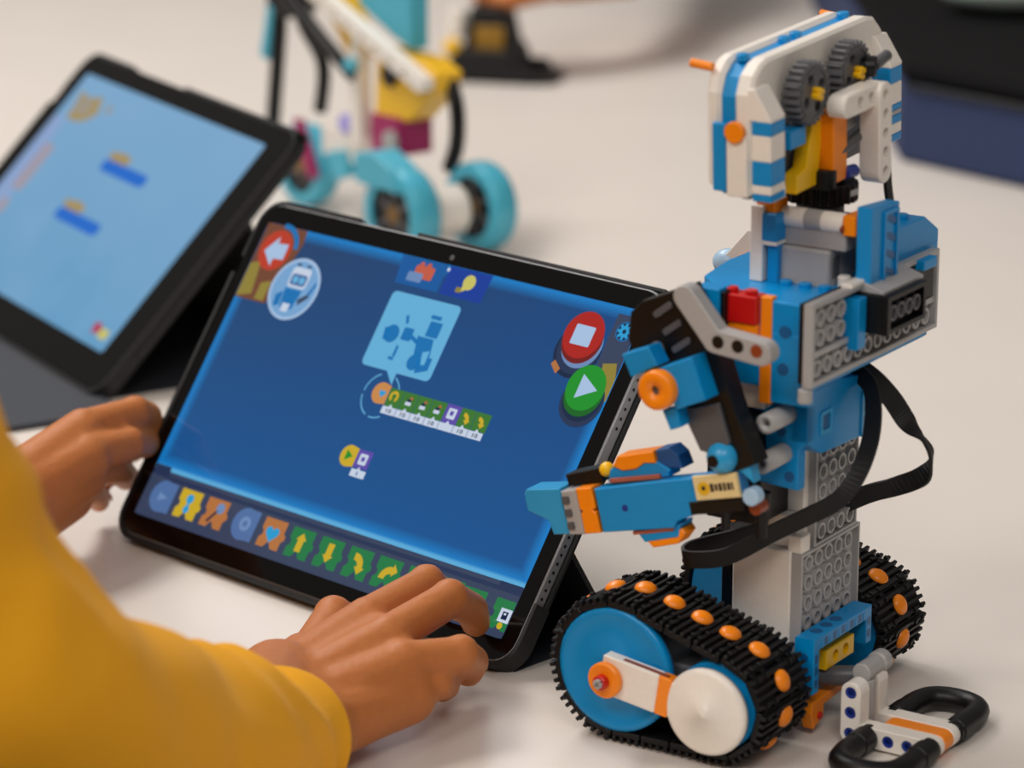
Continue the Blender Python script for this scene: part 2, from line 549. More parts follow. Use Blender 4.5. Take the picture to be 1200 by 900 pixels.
ic = [(roundblock(19.2, 20.8), steel, [(steel2, [(17, 22.6), (23, 20.6), (17, 18.4)], 3)]),
      (notched(37, 21), yel, [(cyan, circ(37, 23.6, 2.3), 3), (cyan, circ(37, 18.6, 1.9), 3), (cyan, [(36.2, 23), (37.8, 23), (37.8, 18), (36.2, 18)], 3)]),
      (notched(55.2, 21), orn, [(navy, [(51.6, 17), (52.8, 16.2), (57, 22.4), (56, 23)], 3), (steel2, circ(57.6, 23.8, 2.6), 3)]),
      (roundblock(75.2, 20.8), steel, [(steel2, circ(75.6, 21, 3.4), 3), (steel, circ(75.6, 21, 1.4), 4)]),
      (notched(93.5, 20.6), orn, [(cyan, heart(93.5, 20.6, 4.2), 3)]),
      (notched(111.6, 20.4), green, [(yel, arrow(111.6, 20.8, 1), 3)]),
      (notched(129.9, 20.3), green, [(yel, arrow(129.9, 20.6, -1), 3)]),
      (notched(148, 20.2), green, [(yel, arc(145.4, 18.6, 2.8, 6, 95, 0), 3), (yel, [(146.8, 18.8), (152.8, 18.8), (149.8, 15.6)], 3)]),
      (notched(165.8, 20.2), green, [(yel, arc(168, 17.6, 2.8, 6, 180, 80), 3), (yel, [(168.4, 19.4), (168.4, 25), (171.4, 22)], 3)]),
      (notched(184, 20.2), green, [(yel, arc(184, 20, 2.6, 5, 200, -60), 3)]),
      (notched(202.2, 20.2), green, [(yel, arc(202.2, 20, 2.6, 5, 240, -20), 3)]),
      (notched(216, 19.4, 13), green, [(yel, arrow(216, 20, 1), 3)]),
      ([(228, 25.8), (238.6, 25.8), (238.6, 12.8), (236, 12.8), (234.4, 16), (232.2, 13), (228, 13), (228, 17), (229.5, 18), (229.5, 20), (228, 21)], green,
       [(white, [(232.4, 22.2), (238.6, 22.2), (238.6, 16.4), (232.4, 16.4)], 3), (navy, [(234, 21), (237, 21), (237, 17.6), (234, 17.6)], 4), (white, [(234.8, 20.4), (236, 20.4), (236, 19.5), (234.8, 19.5)], 5), (yel, circ(235, 14.8, 1.5), 3)])]
for poly, m, extra in ic:
    art('block_icon', [(m, poly, 2)]+extra, scr)
# left top corner
art('back_button', [(brn, [(6.8, 156.7), (33, 156.7), (34, 150), (31, 136), (27, 119), (6.8, 119)], 0), (olive, [(7, 136), (13, 138), (16, 122), (7, 119.5)], 1), (olive, [(19, 128), (25, 130), (25, 120), (19, 120)], 1),
                    (mid, arc(19, 145, 10.5, 13, 95, 10), 1), (redb, circ(18.6, 144.4, 10, 24), 2),
                    (pale2, [(12, 143.2), (18.5, 151.2), (18.8, 147.8), (25.5, 148.4), (25.8, 140.8), (19.4, 140.4), (19.4, 136.6)], 3)], scr)
# round picture of a robot, in plain generic shapes
art('round_badge', [(pale2, circ(41, 128.9, 15.2, 28), 4), (E_('ui_badge_blue', '7fb0e0'), circ(41, 128.9, 13.8, 28), 5), (white, rrect(35.4, 47.4, 129.5, 139.4, 2), 6), (steel, rrect(36.4, 46.4, 130.6, 136.2, 1.5), 7),
                    (pale, circ(39.4, 133.4, 1.7), 8), (pale, circ(43.6, 133.4, 1.7), 8), (mid, [(35.4, 128.8), (46.4, 128.8), (44.6, 119.4), (36.6, 119.4)], 6), (mid, [(31.4, 124.6), (35.2, 127), (35.6, 120), (32.4, 119)], 6),
                    (white, [(38, 121.6), (43, 121.6), (42.4, 117.6), (38.4, 117.6)], 7), (dgrey, [(46, 124.6), (51.2, 128.4), (52, 126.4), (47, 121.8)], 6), (mid, [(50.2, 128), (52.6, 134.4), (53.6, 133), (51.8, 127)], 6),
                    (dgrey, rrect(36.5, 39.3, 140, 141.2, .5), 6), (dgrey, rrect(43, 45.8, 140, 141.2, .5), 6)], scr)
# tabs on the upper edge
art('bricks_tab', [(panel, [(95.8, 156.6), (124.3, 156.6), (124.3, 143.4), (98, 143.4)], 0), (E_('ui_brick_red', 'd0624a'), rrect(106.5, 118, 147.5, 153.6, 1), 2), (E_('ui_brick_red', 'd0624a'), circ(109.5, 154, 1.4), 2), (E_('ui_brick_red', 'd0624a'), circ(113.8, 154, 1.4), 2),
                   (steel2, rrect(103.4, 112.5, 145.6, 150, .8), 3), (white, circ(125.5, 154.6, .9), 4)], scr)
art('light_tab', [(panel2, [(125.6, 156.6), (151.4, 156.6), (150.6, 143.2), (125.6, 143.2)], 0), (lamp, circ(140, 151, 3.6, 18), 2), (lamp, [(137.6, 149), (140, 147.6), (137.4, 146.2), (136, 147.4)], 2), (olive, rrect(134, 137.2, 145.6, 148, .5), 3)], scr)
# pale card with a generic robot silhouette, and its pointer
art('hint_card', [(pale, rrect(99.8, 142.2, 104, 139.8, 2.5), 2), (pale, [(116.2, 104.2), (122.4, 104.2), (122.4, 98.4)], 2),
                  (mid, rrect(128.6, 136, 123.2, 130.4, .6), 3), (mid, rrect(127.6, 134, 131.4, 133.2, .6), 3), (mid, [(124.8, 122.6), (134.6, 122.6), (136.8, 114), (127.4, 113)], 3), (mid, circ(129, 110.6, 3.8), 3),
                  (mid, [(130, 113), (138.6, 114.5), (138.8, 108.6), (132, 106)], 3), (pale, [(131.6, 116), (135.4, 117.2), (135.6, 110.6), (133.4, 110.4)], 4), (mid, rrect(115.6, 121.6, 119, 125, .8), 3), (mid, [(121, 122.6), (126.4, 120.4), (126.4, 118.4), (121, 120.6)], 3),
                  (mid, circ(109.6, 120.6, 4.3), 3), (mid, [(104.4, 122.6), (108, 124), (108, 117.4), (105.6, 117)], 3), (mid, [(113.4, 130), (115, 130.6), (116.6, 127), (115.2, 126.2)], 3), (mid, [(115.4, 116.4), (117, 115.6), (117, 110.6), (115.4, 110.8)], 3), (mid, [(113.6, 110.6), (116.8, 110.4), (116.8, 109), (113.6, 109.2)], 3)], scr)
# looped ring and programme strip
art('focus_ring', [(pale, arc(118.8, 92.6, 10.0, 10.6, 115, 178, 10), 1), (pale, arc(118.8, 92.6, 10.0, 10.6, 188, 250, 10), 1), (pale, arc(118.8, 92.6, 10.0, 10.6, 262, 300, 10), 1), (pale, arc(118.8, 92.6, 10.0, 10.6, 25, 65, 10), 1)], scr)
strip = [(lorn, arc(118.6, 93.8, .01, 5, 80, 280, 10)[:11]+[(123.2, 89.4), (123.2, 98)], 4), (cyan, heart(119.6, 93.8, 2), 5)]
xs = 123.4
cols = [grn3, grn3, grn3, grn3, purple, grn3, grn3]
for i, cc in enumerate(cols):
    x0 = xs+i*8.72
    strip.append((cc, [(x0+.1, 97.4), (x0+8.6, 97.4), (x0+8.6, 89), (x0+.1, 89)], 3))
    cx, cy = x0+4.2, 93.6
    if cc is purple: strip += [(white, rrect(cx-2.4, cx+2.4, cy-2.6, cy+2.2, .5), 4), (purple, rrect(cx-1, cx+1, cy-1, cy+1, .3), 5)]
    elif i == 0: strip.append((yel, arc(cx-.6, cy+.2, 1.3, 2.7, 240, -60), 4))
    elif i in (5, 6): strip += [(yel, arc(cx-1.6, cy-1.4, 1.5, 3.3, 95, 0), 4), (yel, [(cx-1.2, cy-1.2), (cx+2.6, cy-1.2), (cx+.8, cy-3.2)], 4)]
    else: strip += [(white, rrect(cx-1.7, cx+1.7, cy-2, cy-.4, .3), 4), (navy, rrect(cx-1.2, cx+1.2, cy-.4, cy+.9, .3), 4), (E_('ui_brick_red', 'd0624a'), circ(cx+.9, cy+1.4, .7), 4)]
    strip.append((white, [(x0-.3, 88.8), (x0+3, 88.8), (x0+4.1, 90.2), (x0+5.2, 88.8), (x0+8.1, 88.8), (x0+8.1, 85.4), (x0-.3, 85.4)], 5))
    if i != 4:
        for dx in (2.6, ): strip.append((navy, [(x0+dx, 88), (x0+dx+.5, 88), (x0+dx+.5, 86.2), (x0+dx, 86.2)], 6))
        strip.append((navy, circ(x0+4.8, 87.1, .9, 10, .95), 6)); strip.append((white, circ(x0+4.8, 87.1, .42, 8, .5), 7))
art('program_strip', strip, scr)
art('small_program', [(yel, arc(116.6, 63.4, .01, 5, 80, 280, 10)[:11]+[(121.2, 59.2), (121.2, 67.6)], 3), (grn2, [(114.8, 66), (119, 63.5), (114.8, 61)], 4), (purple, [(121.4, 67.6), (130, 67.6), (130, 59.4), (121.4, 59.4)], 3), (white, rrect(123.2, 128, 61, 66, .5), 4), (purple, rrect(124.6, 126.6, 62.6, 64.6, .3), 5),
                      (white, [(121.6, 58.6), (124.6, 58.6), (125.6, 60), (126.6, 58.6), (130.4, 58.6), (130.4, 55.2), (121.6, 55.2)], 5), (steel, rrect(125.2, 126, 56, 57.8, .1), 6)], scr)
# stop and play buttons with the grey side panel
art('side_panel', [(dgrey, [(226, 153.4), (238.6, 153.4), (238.6, 117), (226, 130)], 0), (olive, [(229, 131), (236, 132.5), (238.6, 126), (238.6, 116), (235, 113)], 1), (mid, circ(232.8, 146.3, 4.4, 20), 2), (navy, circ(232.8, 146.3, 3.9, 20), 3)]
    + [(cyan, circ(232.8, 146.3, 2.6, 16), 4)]+[(cyan, circ(232.8+3*cos(2*pi*k/8), 146.3+3*sin(2*pi*k/8), .75, 8), 4) for k in range(8)]+[(navy, circ(232.8, 146.3, 1, 10), 5)], scr)
art('stop_button', [(navy, circ(213.4, 133.6, 12.4, 30), 1), (dslate, circ(213.6, 134.6, 11.4, 30), 2), (orn, [(204, 127.6), (208.4, 124.4), (207, 121.8), (202.6, 125.6)], 3), (steel2, circ(214.6, 136.6, 10.6, 30), 4), (dred, circ(213.6, 138.6, 10.7, 30), 5), (red, circ(213, 140.8, 10.6, 30), 6), (pale2, rrect(207.4, 218, 136, 145, .6), 7)], scr)
art('play_button', [(dslate, circ(227, 113.2, 11.4, 30), 8), (navy, circ(226.8, 114.6, 10.4, 30), 9), (dgrn, circ(226.4, 116.6, 10.2, 30), 10), (grn2, circ(226, 119.2, 10.2, 30), 11), (pale2, [(222.2, 124.8), (232.4, 119.2), (222.2, 113.8)], 12)], scr)

# --- rear tablet
TM2 = tablet_matrix((-337.85-14*cos(radians(-59.9)), 1801.3-14*sin(radians(-59.9)), 5.2), -59.9, 44.15)
TM2 = TM2 @ Matrix.Translation((-.010, -.013, 0))
TM2[2][3] = .0052
tab2, scr2 = build_tablet('black tablet behind and left, pale blue screen with two blue blocks', TM2, 282, 174, (16, 259, 20, 161), 'rear', 120, 125, CASE)
ub = E_('ui_strong_blue', '0f6fd8'); tanui = E_('ui_tan', 'b09a68'); tan2 = E_('ui_grey_tan', 'a79d8c'); pink = E_('ui_pinkish', 'aca2b0'); rdd = E_('ui_signal_red', 'c03050'); lil = E_('ui_lilac', '93aedc')
art('menu_column', [(lil, [(17, 130), (32, 130), (40, 70), (17, 60)], 0), (tanui, [(31, 131), (31, 136), (26, 150), (40, 147), (56, 151), (64, 140), (56, 133), (44, 130)], 1), (tan2, [(33, 136), (33, 146), (50, 146), (52, 136)], 2),
                    (pink, rrect(32, 46, 78, 112, 3), 1), (pink, rrect(33, 44, 60, 71, 3), 1), (tan2, rrect(70, 76, 142, 148, 2), 1)], scr2)
for cx, cy in ((142, 114), (133.5, 77.5)):
    art('code_block', [(ub, rrect(cx-30, cx+30, cy-4, cy+4, 3.8), 1), (tanui, [(cx-26, cy+4), (cx-30, cy+9), (cx-12, cy+11), (cx-1, cy+9), (cx-4, cy+4)], 1)], scr2)
art('corner_mark', [(rdd, [(234, 26), (232, 33), (239, 34), (242, 29)], 1), (lamp, rrect(242, 252, 26, 32, 1), 1)], scr2)
# cover flap lying on the table in front of the rear tablet
a_ = radians(-59.9); ex2 = Vector((cos(a_), sin(a_), 0)); n2 = Vector((-sin(a_), cos(a_), 0))
Mi2 = TM2.inverted(); o2 = TM2 @ Vector((0, 0, 0)); o2.z = .0032
fl = MB()
for z0 in (0, -3):
    fl.v += [Mi2 @ (o2+ex2*x*K-n2*y*K+Vector((0, 0, z0*K)))/K for x, y in ((2, -4), (310, -4), (310, 105), (2, 105))]
fl.f += [[0, 1, 2, 3], [7, 6, 5, 4], [0, 4, 5, 1], [1, 5, 6, 2], [2, 6, 7, 3], [3, 7, 4, 0]]; fl.mi += [0]*6; fl.sm += [False]*6
fl.obj('cover_flap', CASEIN, tab2)

# ------------------------------------------------------------------ the toy robot  (local axes: X forward, Y its left side, Z up, mm)
RB = empty('toy_robot', (.1069, 1.1343, 0), (0, 0, radians(147)))
tag(RB, 'tall blue and white brick-built toy robot on black tracks, right of the front tablet', 'robot')
def B(name, m, par, x0, x1, y0, y1, z0, z1, b=.35, studs=None, up='z', M=None, axles=None):
    """a brick; studs: list of (x,y) on its top"""
    q = MB(); q.M = M
    q.box(x0, x1, y0, y1, z0, z1, b)
    if studs:
        for s in studs:
            if up == 'z': q.cyl((s[0], s[1], max(z0, z1)), (0, 0, 1), 2.4, 1.7, 16, .25)
            elif up == '-x': q.cyl((min(x0, x1), s[0], s[1]), (-1, 0, 0), 2.4, 1.7, 16, .25)
            elif up == 'y': q.cyl((s[0], max(y0, y1), s[1]), (0, 1, 0), 2.4, 1.7, 16, .25)
    return q.obj(name, m, par)
def P(name, m, par, outer, h0, h1, frame, holes=(), c=.3):
    q = MB(); q.prism(outer, holes, h0, h1, frame, c)
    return q.obj(name, m, par)
def CY(name, m, par, base, axis, r, h, n=20, c=.3, r2=None):
    return MB().cyl(base, axis, r, h, n, c, r2).obj(name, m, par)
def RING(name, m, par, base, axis, ro, ri, h, n=24):
    q = MB(); q.lathe([(ri, 0), (ri, h), (ro, h), (ro, 0), (ri, 0)], base, axis, n, False)
    q.f = q.f[:-2] if len(q.f) > 4*n else q.f
    q.mi = q.mi[:len(q.f)]; q.sm = q.sm[:len(q.f)]
    return q.obj(name, m, par)

# ---- tracks
def hull_path(c1, r1, c2, r2, n):
    """closed belt round two wheels; returns n (x, z, angle)"""
    d = Vector(c2)-Vector(c1); L = d.length; base = atan2(d.y, d.x); k = math.acos((r1-r2)/L)
    a1, a2 = base+k, base-k
    pts = []
    for i in range(61):          # big wheel from a1 to a2+2pi
        a = a1+(2*pi-2*k)*i/60; pts.append(Vector((c1[0]+r1*cos(a), c1[1]+r1*sin(a))))
    for i in range(61):
        a = a2+2*k*i/60; pts.append(Vector((c2[0]+r2*cos(a), c2[1]+r2*sin(a))))
    pts.append(pts[0]); S = [0]
    for i in range(len(pts)-1): S.append(S[-1]+(pts[i+1]-pts[i]).length)
    out = []; j = 0
    for i in range(n):
        t = S[-1]*(i+.62)/n
        while S[j+1] < t: j += 1
        f = (t-S[j])/max(1e-9, S[j+1]-S[j]); p = pts[j].lerp(pts[j+1], f); e = pts[j+1]-pts[j]
        if e.length < 1e-6: e = pts[j+2]-pts[j]
        out.append((p.x, p.y, atan2(e.y, e.x)))
    return out
NL = 18
link = MB()
link.box(-6.0, 6.0, -18, 18, -1.6, .8, .3)
for xx in (-4.9, -1.65, 1.65, 4.9):
    for y0, y1 in ((-18.6, -4.8), (4.8, 18.6)): link.box(xx-.75, xx+.75, y0, y1, .6, 2.7, .25)
for xx in (-4.9, 4.9):
    link.box(xx-.9, xx+.9, -5, 5, .6, 2.5, .2)
    for yy in (-15, -9, 9, 15): link.box(xx-1, xx+1, yy-.9, yy+.9, 2.4, 3.4, .2)
for yy in (-13.6, 13.6, -6.4, 6.4): link.box(-6.9, 6.9, yy-1.5, yy+1.5, -1.4, .6, .3)
link.ring((0, 0, .6), (0, 0, 1), 5.1, 3.6, 1.6, 14, .2)
insert = MB(); insert.lathe([(4.3, .8), (4.4, 2.2), (3.9, 3.3), (2.6, 4.2), (1.2, 4.6), (.02, 4.7)], (0, 0, 0), (0, 0, 1), 16)
link_me = link.obj('track_link', RUBBER); ins_me = insert.obj('rubber_insert', ORANGE)
def track(Y0, sgn, nm):
    F, R, rf, rr = (47, 29.3), (4.5, 23.2), 25.8, 19.2
    yo = Y0+18*sgn; yi = Y0-18*sgn
    a, b = min(yo-3*sgn, yi+4*sgn), max(yo-3*sgn, yi+4*sgn)
    t = MB().box(8, 40, a+5, b-5, 18, 34, 1).obj('track_unit', DGRAY, RB)
    lo = lambda u, v: (min(u, v), max(u, v))
    d0, d1 = lo(yo-2.5*sgn, yo+.5*sgn)
    q = MB(); q.lathe([(.02, 3.3), (5, 3.3), (5.4, 2.2), (21, 2.2), (22.5, 3), (24.3, 2.6), (24.5, 0), (23, -3.5)], (F[0], d0 if sgn > 0 else d1, F[1]), (0, sgn, 0), 48); q.obj('sprocket_wheel', BLUE, t)
    CY('inner_wheel', BLUE, t, (F[0], yi+(2*sgn), F[1]), (0, sgn, 0), 24, 3, 40)
    CY('wheel_drum', DGRAY, t, (F[0], yi+(3*sgn), F[1]), (0, sgn, 0), 21, 28, 32)
    CY('idler_wheel', BLUE, t, (R[0], yi+(3*sgn), R[1]), (0, sgn, 0), 17, 31, 36)
    q = MB(); q.lathe([(.02, 4.6), (2.3, 4.6), (2.5, 4.1), (14.8, 4.1), (16.4, 3.3), (16.9, 2), (16.6, 0)], (R[0], yo+2.4*sgn, R[1]), (0, sgn, 0), 48); q.obj('round_disc', WHITE, t)
    # white beam from the front axle to the rear wheel
    u = Vector((R[0]-F[0], 0, R[1]-F[1])).normalized(); n_ = Vector((-u.z, 0, u.x))*-1
    Mx = Matrix(((u.x, 0, n_.x, F[0]+.5), (0, 1, 0, yo+.5*sgn), (u.z, 0, n_.z, F[1]), (0, 0, 0, 1)))
    lo_, hi_ = (0, 5.5) if sgn > 0 else (-5.5, 0)
    for nm_, m_, x0, x1, h in (('white_beam', WHITE, -2, 7.5, 7.8), ('white_beam', WHITE, 6.5, 22.5, 7.8), ('orange_beam', ORANGE, 22.5, 28, 7.8), ('white_beam', WHITE, 28, 31.5, 7.2)):
        q = MB(); q.M = Mx; q.box(x0, x1, lo_, hi_, -h, h, .5); q.obj(nm_, m_, t)
    q = MB(); q.M = Mx; q.box(6, 26, hi_-3.2 if sgn > 0 else lo_+1.4, hi_-1.4 if sgn > 0 else lo_+3.2, 7.6, 8.1, .1) if sgn > 0 else q.box(6, 26, -4, -2, 7.6, 8.1, .1); q.obj('beam_groove', BROWN, t)
    q = MB(); q.M = Mx; q.cyl((1.2, hi_ if sgn > 0 else lo_, -1.2), (0, sgn, 0), 7, 3, 28, .6); q.obj('orange_bush', ORANGE, t)
    q = MB(); q.M = Mx; q.cyl((1.2, (hi_ if sgn > 0 else lo_)+3*sgn, -1.2), (0, sgn, 0), 2.9, 3.2, 16, .4); q.obj('axle_stop', RED, t)
    q = MB(); q.M = Mx; q.box(.3, 2.1, (hi_ if sgn > 0 else lo_)+6*sgn, (hi_ if sgn > 0 else lo_)+7.4*sgn, -3, .6, .1).box(-.6, 3, (hi_ if sgn > 0 else lo_)+6*sgn, (hi_ if sgn > 0 else lo_)+7.4*sgn, -2.1, -.3, .1); q.obj('axle_end', LGRAY, t)
    first = True
    for (x, z, a) in hull_path(F, rf, R, rr, NL):
        M = Matrix.Translation(Vector((x, Y0, z))*K) @ Matrix.Rotation(-a, 4, 'Y') @ Matrix.Rotation(pi, 4, 'X')
        for src, nm_ in ((link_me, 'track_link'), (ins_me, 'rubber_insert')):
            o = bpy.data.objects.new(nm_, src.data); COL.objects.link(o); o.parent = t; o.matrix_local = M
track(35, 1, 'near'); track(-63, -1, 'far')
for o in (link_me, ins_me): bpy.data.objects.remove(o)

# ---- tower (motor hub standing upright)
tw = MB().box(-3, 22, -40, 8, 16, 73, .6).obj('tower', WHITE, RB)
B('tower_step', WHITE, tw, -4, 11, -37, 5, 73, 86)
B('tower_upper', WHITE, tw, -4, 7.5, -36, 0, 86, 122, .6)
for z in (109, 103, 97): CY('peg_hole', TAN, tw, (2, .1, z), (0, 1, 0), 1.6, .25, 12, .05)
B('ledge_brick', WHITE, tw, -7, -1, 0, 7, 72, 79)
B('chassis', BLACK, tw, 4, 50, -44, 14, 14, 30)
B('black_cheek', BLACK, tw, 22, 30, -38, 2, 30, 74)
def tube_plate(nm, y0, y1, z0, z1, xb, th, cols, rows):
    q = MB(); q.prism([(y0, z0), (y1, z0), (y1, z1), (y0, z1)], [[(y0+1.2, z0+1.2), (y1-1.2, z0+1.2), (y1-1.2, z1-1.2), (y0+1.2, z1-1.2)]], xb, xb+th, YZ(), .2)
    q.box(xb+2.2, xb+th, y0+.5, y1-.5, z0+.5, z1-.5, .1)
    p = q.obj(nm, LGRAY, tw)
    for y in cols:
        for z in rows:
            r = MB(); r.ring((xb+2.3, y, z), (-1, 0, 0), 3.25, 2.35, 2, 14, .0); r.obj('stud_tube', LGRAY, p)
tube_plate('back_plate', -40.5, 7.6, 24, 72, -7.6, 4.6, [1.2-8.1*k for k in range(5)], [67.3-8.05*k for k in range(5)])
tube_plate('back_plate', -38, -3, 72, 120, -7.2, 3.6, [-9.5-7.8*k for k in range(4)], [77+7.9*k for k in range(6)])

# ---- blue frame brick at the tower's foot and the tail skid
fr = MB().prism([(12, 19), (12, 41), (-36, 41), (-36, 26), (-31.5, 26), (-31.5, 36), (7.5, 36), (7.5, 19)], [], -16, -7.6, YZ(), .3).obj('hitch_frame', BLUE, RB)
B('frame_back', BLUE_SHADE, fr, -7.8, -9.4, 8, -32, 22, 37, .1)
for y in (2, -6, -14): CY('stud_hole', BLUE_SHADE, fr, (-11.6, y, 40.9), (0, 0, 1), 2.5, .25, 16, .05)
for z in (36.5, 31, 25): CY('pin_hole', BLUE_SHADE, fr, (-12, 11.9, z-3), (0, 1, 0), 1.7, .25, 12, .05)
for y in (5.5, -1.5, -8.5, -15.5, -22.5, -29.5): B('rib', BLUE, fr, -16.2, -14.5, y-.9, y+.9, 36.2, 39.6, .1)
for y in (2, -5, -12, -19, -26): B('rib_gap', BLUE_SHADE, fr, -16.1, -15.5, y-1.4, y+1.4, 36.8, 39.8, .1)
for z in (33, 28, 23): B('rib_gap', BLUE_SHADE, fr, -16.1, -15.5, 8.6, 11, z-1.6, z+1.6, .1)
for z in (35, 30): B('rib_gap', BLUE_SHADE, fr, -16.1, -15.5, -35, -32.4, z-1.6, z+1.6, .1)
q = MB(); q.prism([(-1.5, 24.5), (-24.5, 24.5), (-24.5, 32.2), (-1.5, 32.2)], [circ(-9, 28.3, 2.4), circ(-17.4, 28.3, 2.4)], -14.5, -9, YZ(), .3); q.obj('yellow_brick', YELLOW, fr)
B('yellow_core', mat('shaded_yellow_plastic', 'c79a10', .4), fr, -9.6, -9, -2, -24, 25, 32)  # darker yellow behind the holes stands in for their shade
CY('hinge_arm', DGRAY, fr, (-8, -5, 20), (-1, -.25, .12), 3.9, 20, 18)
CY('hinge_cross', LGRAY, fr, (-29.5, -1, 26.5), (0, -1, .0), 3.9, 15, 18, .5)
CY('hinge_cap', LGRAY, fr, (-30, -13, 27), (0, -1, 0), 4.4, 6, 18, .8)
P('orange_connector', ORANGE, fr, [(6.5, 3), (9, 10), (8, 14), (-17, 14.5), (-17, 11.5), (-1.5, 10.5), (-1.5, 5.5)], -14, -9, YZ(), c=.4)
CY('red_axle', RED, fr, (-15, 2.5, 7.5), (1, 0, 0), 1.5, 2, 12, .2)
ft = MB()
L_ = [(-34.2, 26), (-25.6, 26)]
def Lbeam(cx0, cz1):
    # L outline: vertical leg up at cx0, horizontal leg back
    x = cx0; r = 4.2; out = []
    for k in range(9): a = radians(180*k/8); out.append((x+r*cos(a), cz1+r*sin(a)))
    out += [(x-r, 9.4)]
    xe = x-32
    for k in range(9): a = radians(90+180*k/8); out.append((xe+r*cos(a), 5.2+r*sin(a)))
    for k in range(1, 6): a = radians(-90+90*k/5); out.append((x+r*cos(a), 5.2+r*sin(a)))
    return out
hl = [circ(-29.8, z, 2.45, 14) for z in (21.6, 13.6, 5.2)]+[circ(-29.8-8*k, 5.2, 2.45, 14) for k in (2, 3)]
o = Lbeam(-29.8, 21.6)
foot = MB(); foot.prism(o, hl, -7.8, 0, XZ(0), .4); foot = foot.obj('tail_beam', WHITE, RB)
q = MB(); q.prism(o, hl, 7.8, 15.6, XZ(0), .4); q.obj('tail_beam', WHITE, foot)
foot.data.transform(Matrix.Translation((0, 0, 0)))
for c_ in ((-29.8, 21.6), (-29.8, 13.6), (-29.8, 5.2), (-45.8, 5.2), (-53.8, 5.2)):
    CY('blue_peg', NAVY, foot, (c_[0], 1, c_[1]), (0, 1, 0), 2.4, 5.6, 14)
    q = MB(); q.ring((c_[0], 6.5, c_[1]), (0, 1, 0), 2.45, 1.3, .9, 14, .1); q.obj('peg_rim', NAVY, foot)
P('orange_beam', ORANGE, foot, stadium((-42, 5.4), (-62, 5.4), 3.9), .1, 7.7, XZ(0))
CY('upright_axle', LGRAY, foot, (-31.5, -3.8, 5), (0, 0, 1), 2.6, 19, 16, .4)
CY('axle_bush', DGRAY, foot, (-36, -3.8, 4.5), (-1, 0, 0), 3, 4, 16, .4)
for nm, s, y0 in (('near', 1, 7), ('far', -1, -15)):
    y = lambda d: y0+s*d
    pts = spline([(-37, y(-2), 5.2), (-37, y(10), 5.2), (-37, y(19), 5.2), (-39, y(26), 5.2), (-45, y(30), 5.2), (-54, y(30), 5.2), (-60, y(26), 5.2), (-62, y(19), 5.2), (-62, y(10), 5.2), (-62, y(-2), 5.2)], 5)
    lp = MB().tube(pts, 4.6, 14).obj('bar_loop', BLACK, foot)
    for xx in (-37, -62): CY('loop_sleeve', BLACK, foot, (xx, y(1), 5.2), (0, s, 0), 5.0, 9, 18, .5)

# ---- waist
wa = MB().prism([(6, 143), (-17, 143), (-17, 122), (-13.4, 119), (-13.4, 103), (2, 104), (6, 112)], [], -24, -18, XZ(0), .4).obj('waist_panel', BLUE, RB)
q = MB(); q.prism([(24, 141), (24, 122), (12, 115), (-32, 113), (-32, 136), (0, 141)], [], -17, -10, YZ(), .4); q.obj('waist_band', BLUE, wa)
B('waist_core', BLUE, wa, -10, 20, -30, 18, 122, 144)
P('window_frame', SKYBLUE, wa, rrect(5.5, 14.5, 122.5, 131.5, .5, 1), -17.6, -17, YZ(), [rrect(7, 13, 124, 130, .3, 1)], 0)
B('window_hole', BLUE_SHADE, wa, -17.2, -16.6, 7, 13, 124, 130, .05)
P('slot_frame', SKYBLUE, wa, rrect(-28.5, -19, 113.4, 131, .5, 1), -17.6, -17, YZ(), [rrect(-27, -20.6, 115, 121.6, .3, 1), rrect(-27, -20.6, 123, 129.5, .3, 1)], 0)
for z in (115, 123): B('slot_hole', BLUE_SHADE, wa, -17.2, -16.6, -27, -20.6, z, z+6.6, .05)
for c_ in ((-5, 138), (-6, 125), (-10, 108)): CY('pin_hole', BLUE_SHADE, wa, (c_[0], 23.9, c_[1]), (0, 1, 0), 2.1, .3, 14, .05)
for c_ in ((-8.6, 132.3), (-7.2, 116.8)):
    q = MB(); q.lathe([(1.7, -3), (1.7, 17), (3.8, 17), (3.8, 0), (3.8, 0)], (c_[0], 24, c_[1]), (0, 1, 0), 20); q.f.pop(); q.mi.pop(); q.sm.pop()
    q.obj('grey_pin', LGRAY, wa)
B('waist_core_black', BLACK, wa, 3, 26, -40, 22, 86, 143)
CY('black_spike', BLACK, wa, (13, 30, 100), (0, 0, -1), 3, 15, 12, .3, 1.6)
CY('black_spike', BLACK, wa, (0, 26, 101), (0, 0, -1), 3.2, 18, 12, .3, 2.2)

# ---- chest
ch = MB().prism([(-22.6, 34.6), (11, 34.6), (33, 14), (37, -10), (37, -62), (-22.6, -62)], [], 144, 177, None, .8).obj('chest', BLUE, RB)
B('shoulder_edge', BLUE, ch, -22.9, -7, 30, 35, 139, 165)
for c_ in ((-12.5, 166), (-12, 152)): CY('pin_hole', BLUE_SHADE, ch, (c_[0], 34.8, c_[1]), (0, 1, 0), 2.4, .4, 14, .05)
for z in (171, 163, 155, 148): B('dark_notch', BLUE_SHADE, ch, -21.5, -19, 34.7, 35.2, z-1.8, z+1.8, .05)
B('orange_strip', ORANGE, ch, -7, -2.2, 31, 35, 138, 178)
B('red_brick', RED, ch, -2, 14, 30, 38, 167.5, 178, .4, [(2, 34), (10, 34)])
B('orange_brick', ORANGE, ch, -2, 13, 30, 37, 160, 167.4)
B('cream_slope', WHITE, ch, -2, 20, 22, 30, 134, 160)
B('blue_cap', BLUE, ch, 11, 21.5, 33, 42, 166, 180)
B('black_side', BLACK, ch, 9.5, 11, 34, 41, 166, 179)
B('black_joint', BLACK, ch, 14, 24, 28, 40, 146, 172)
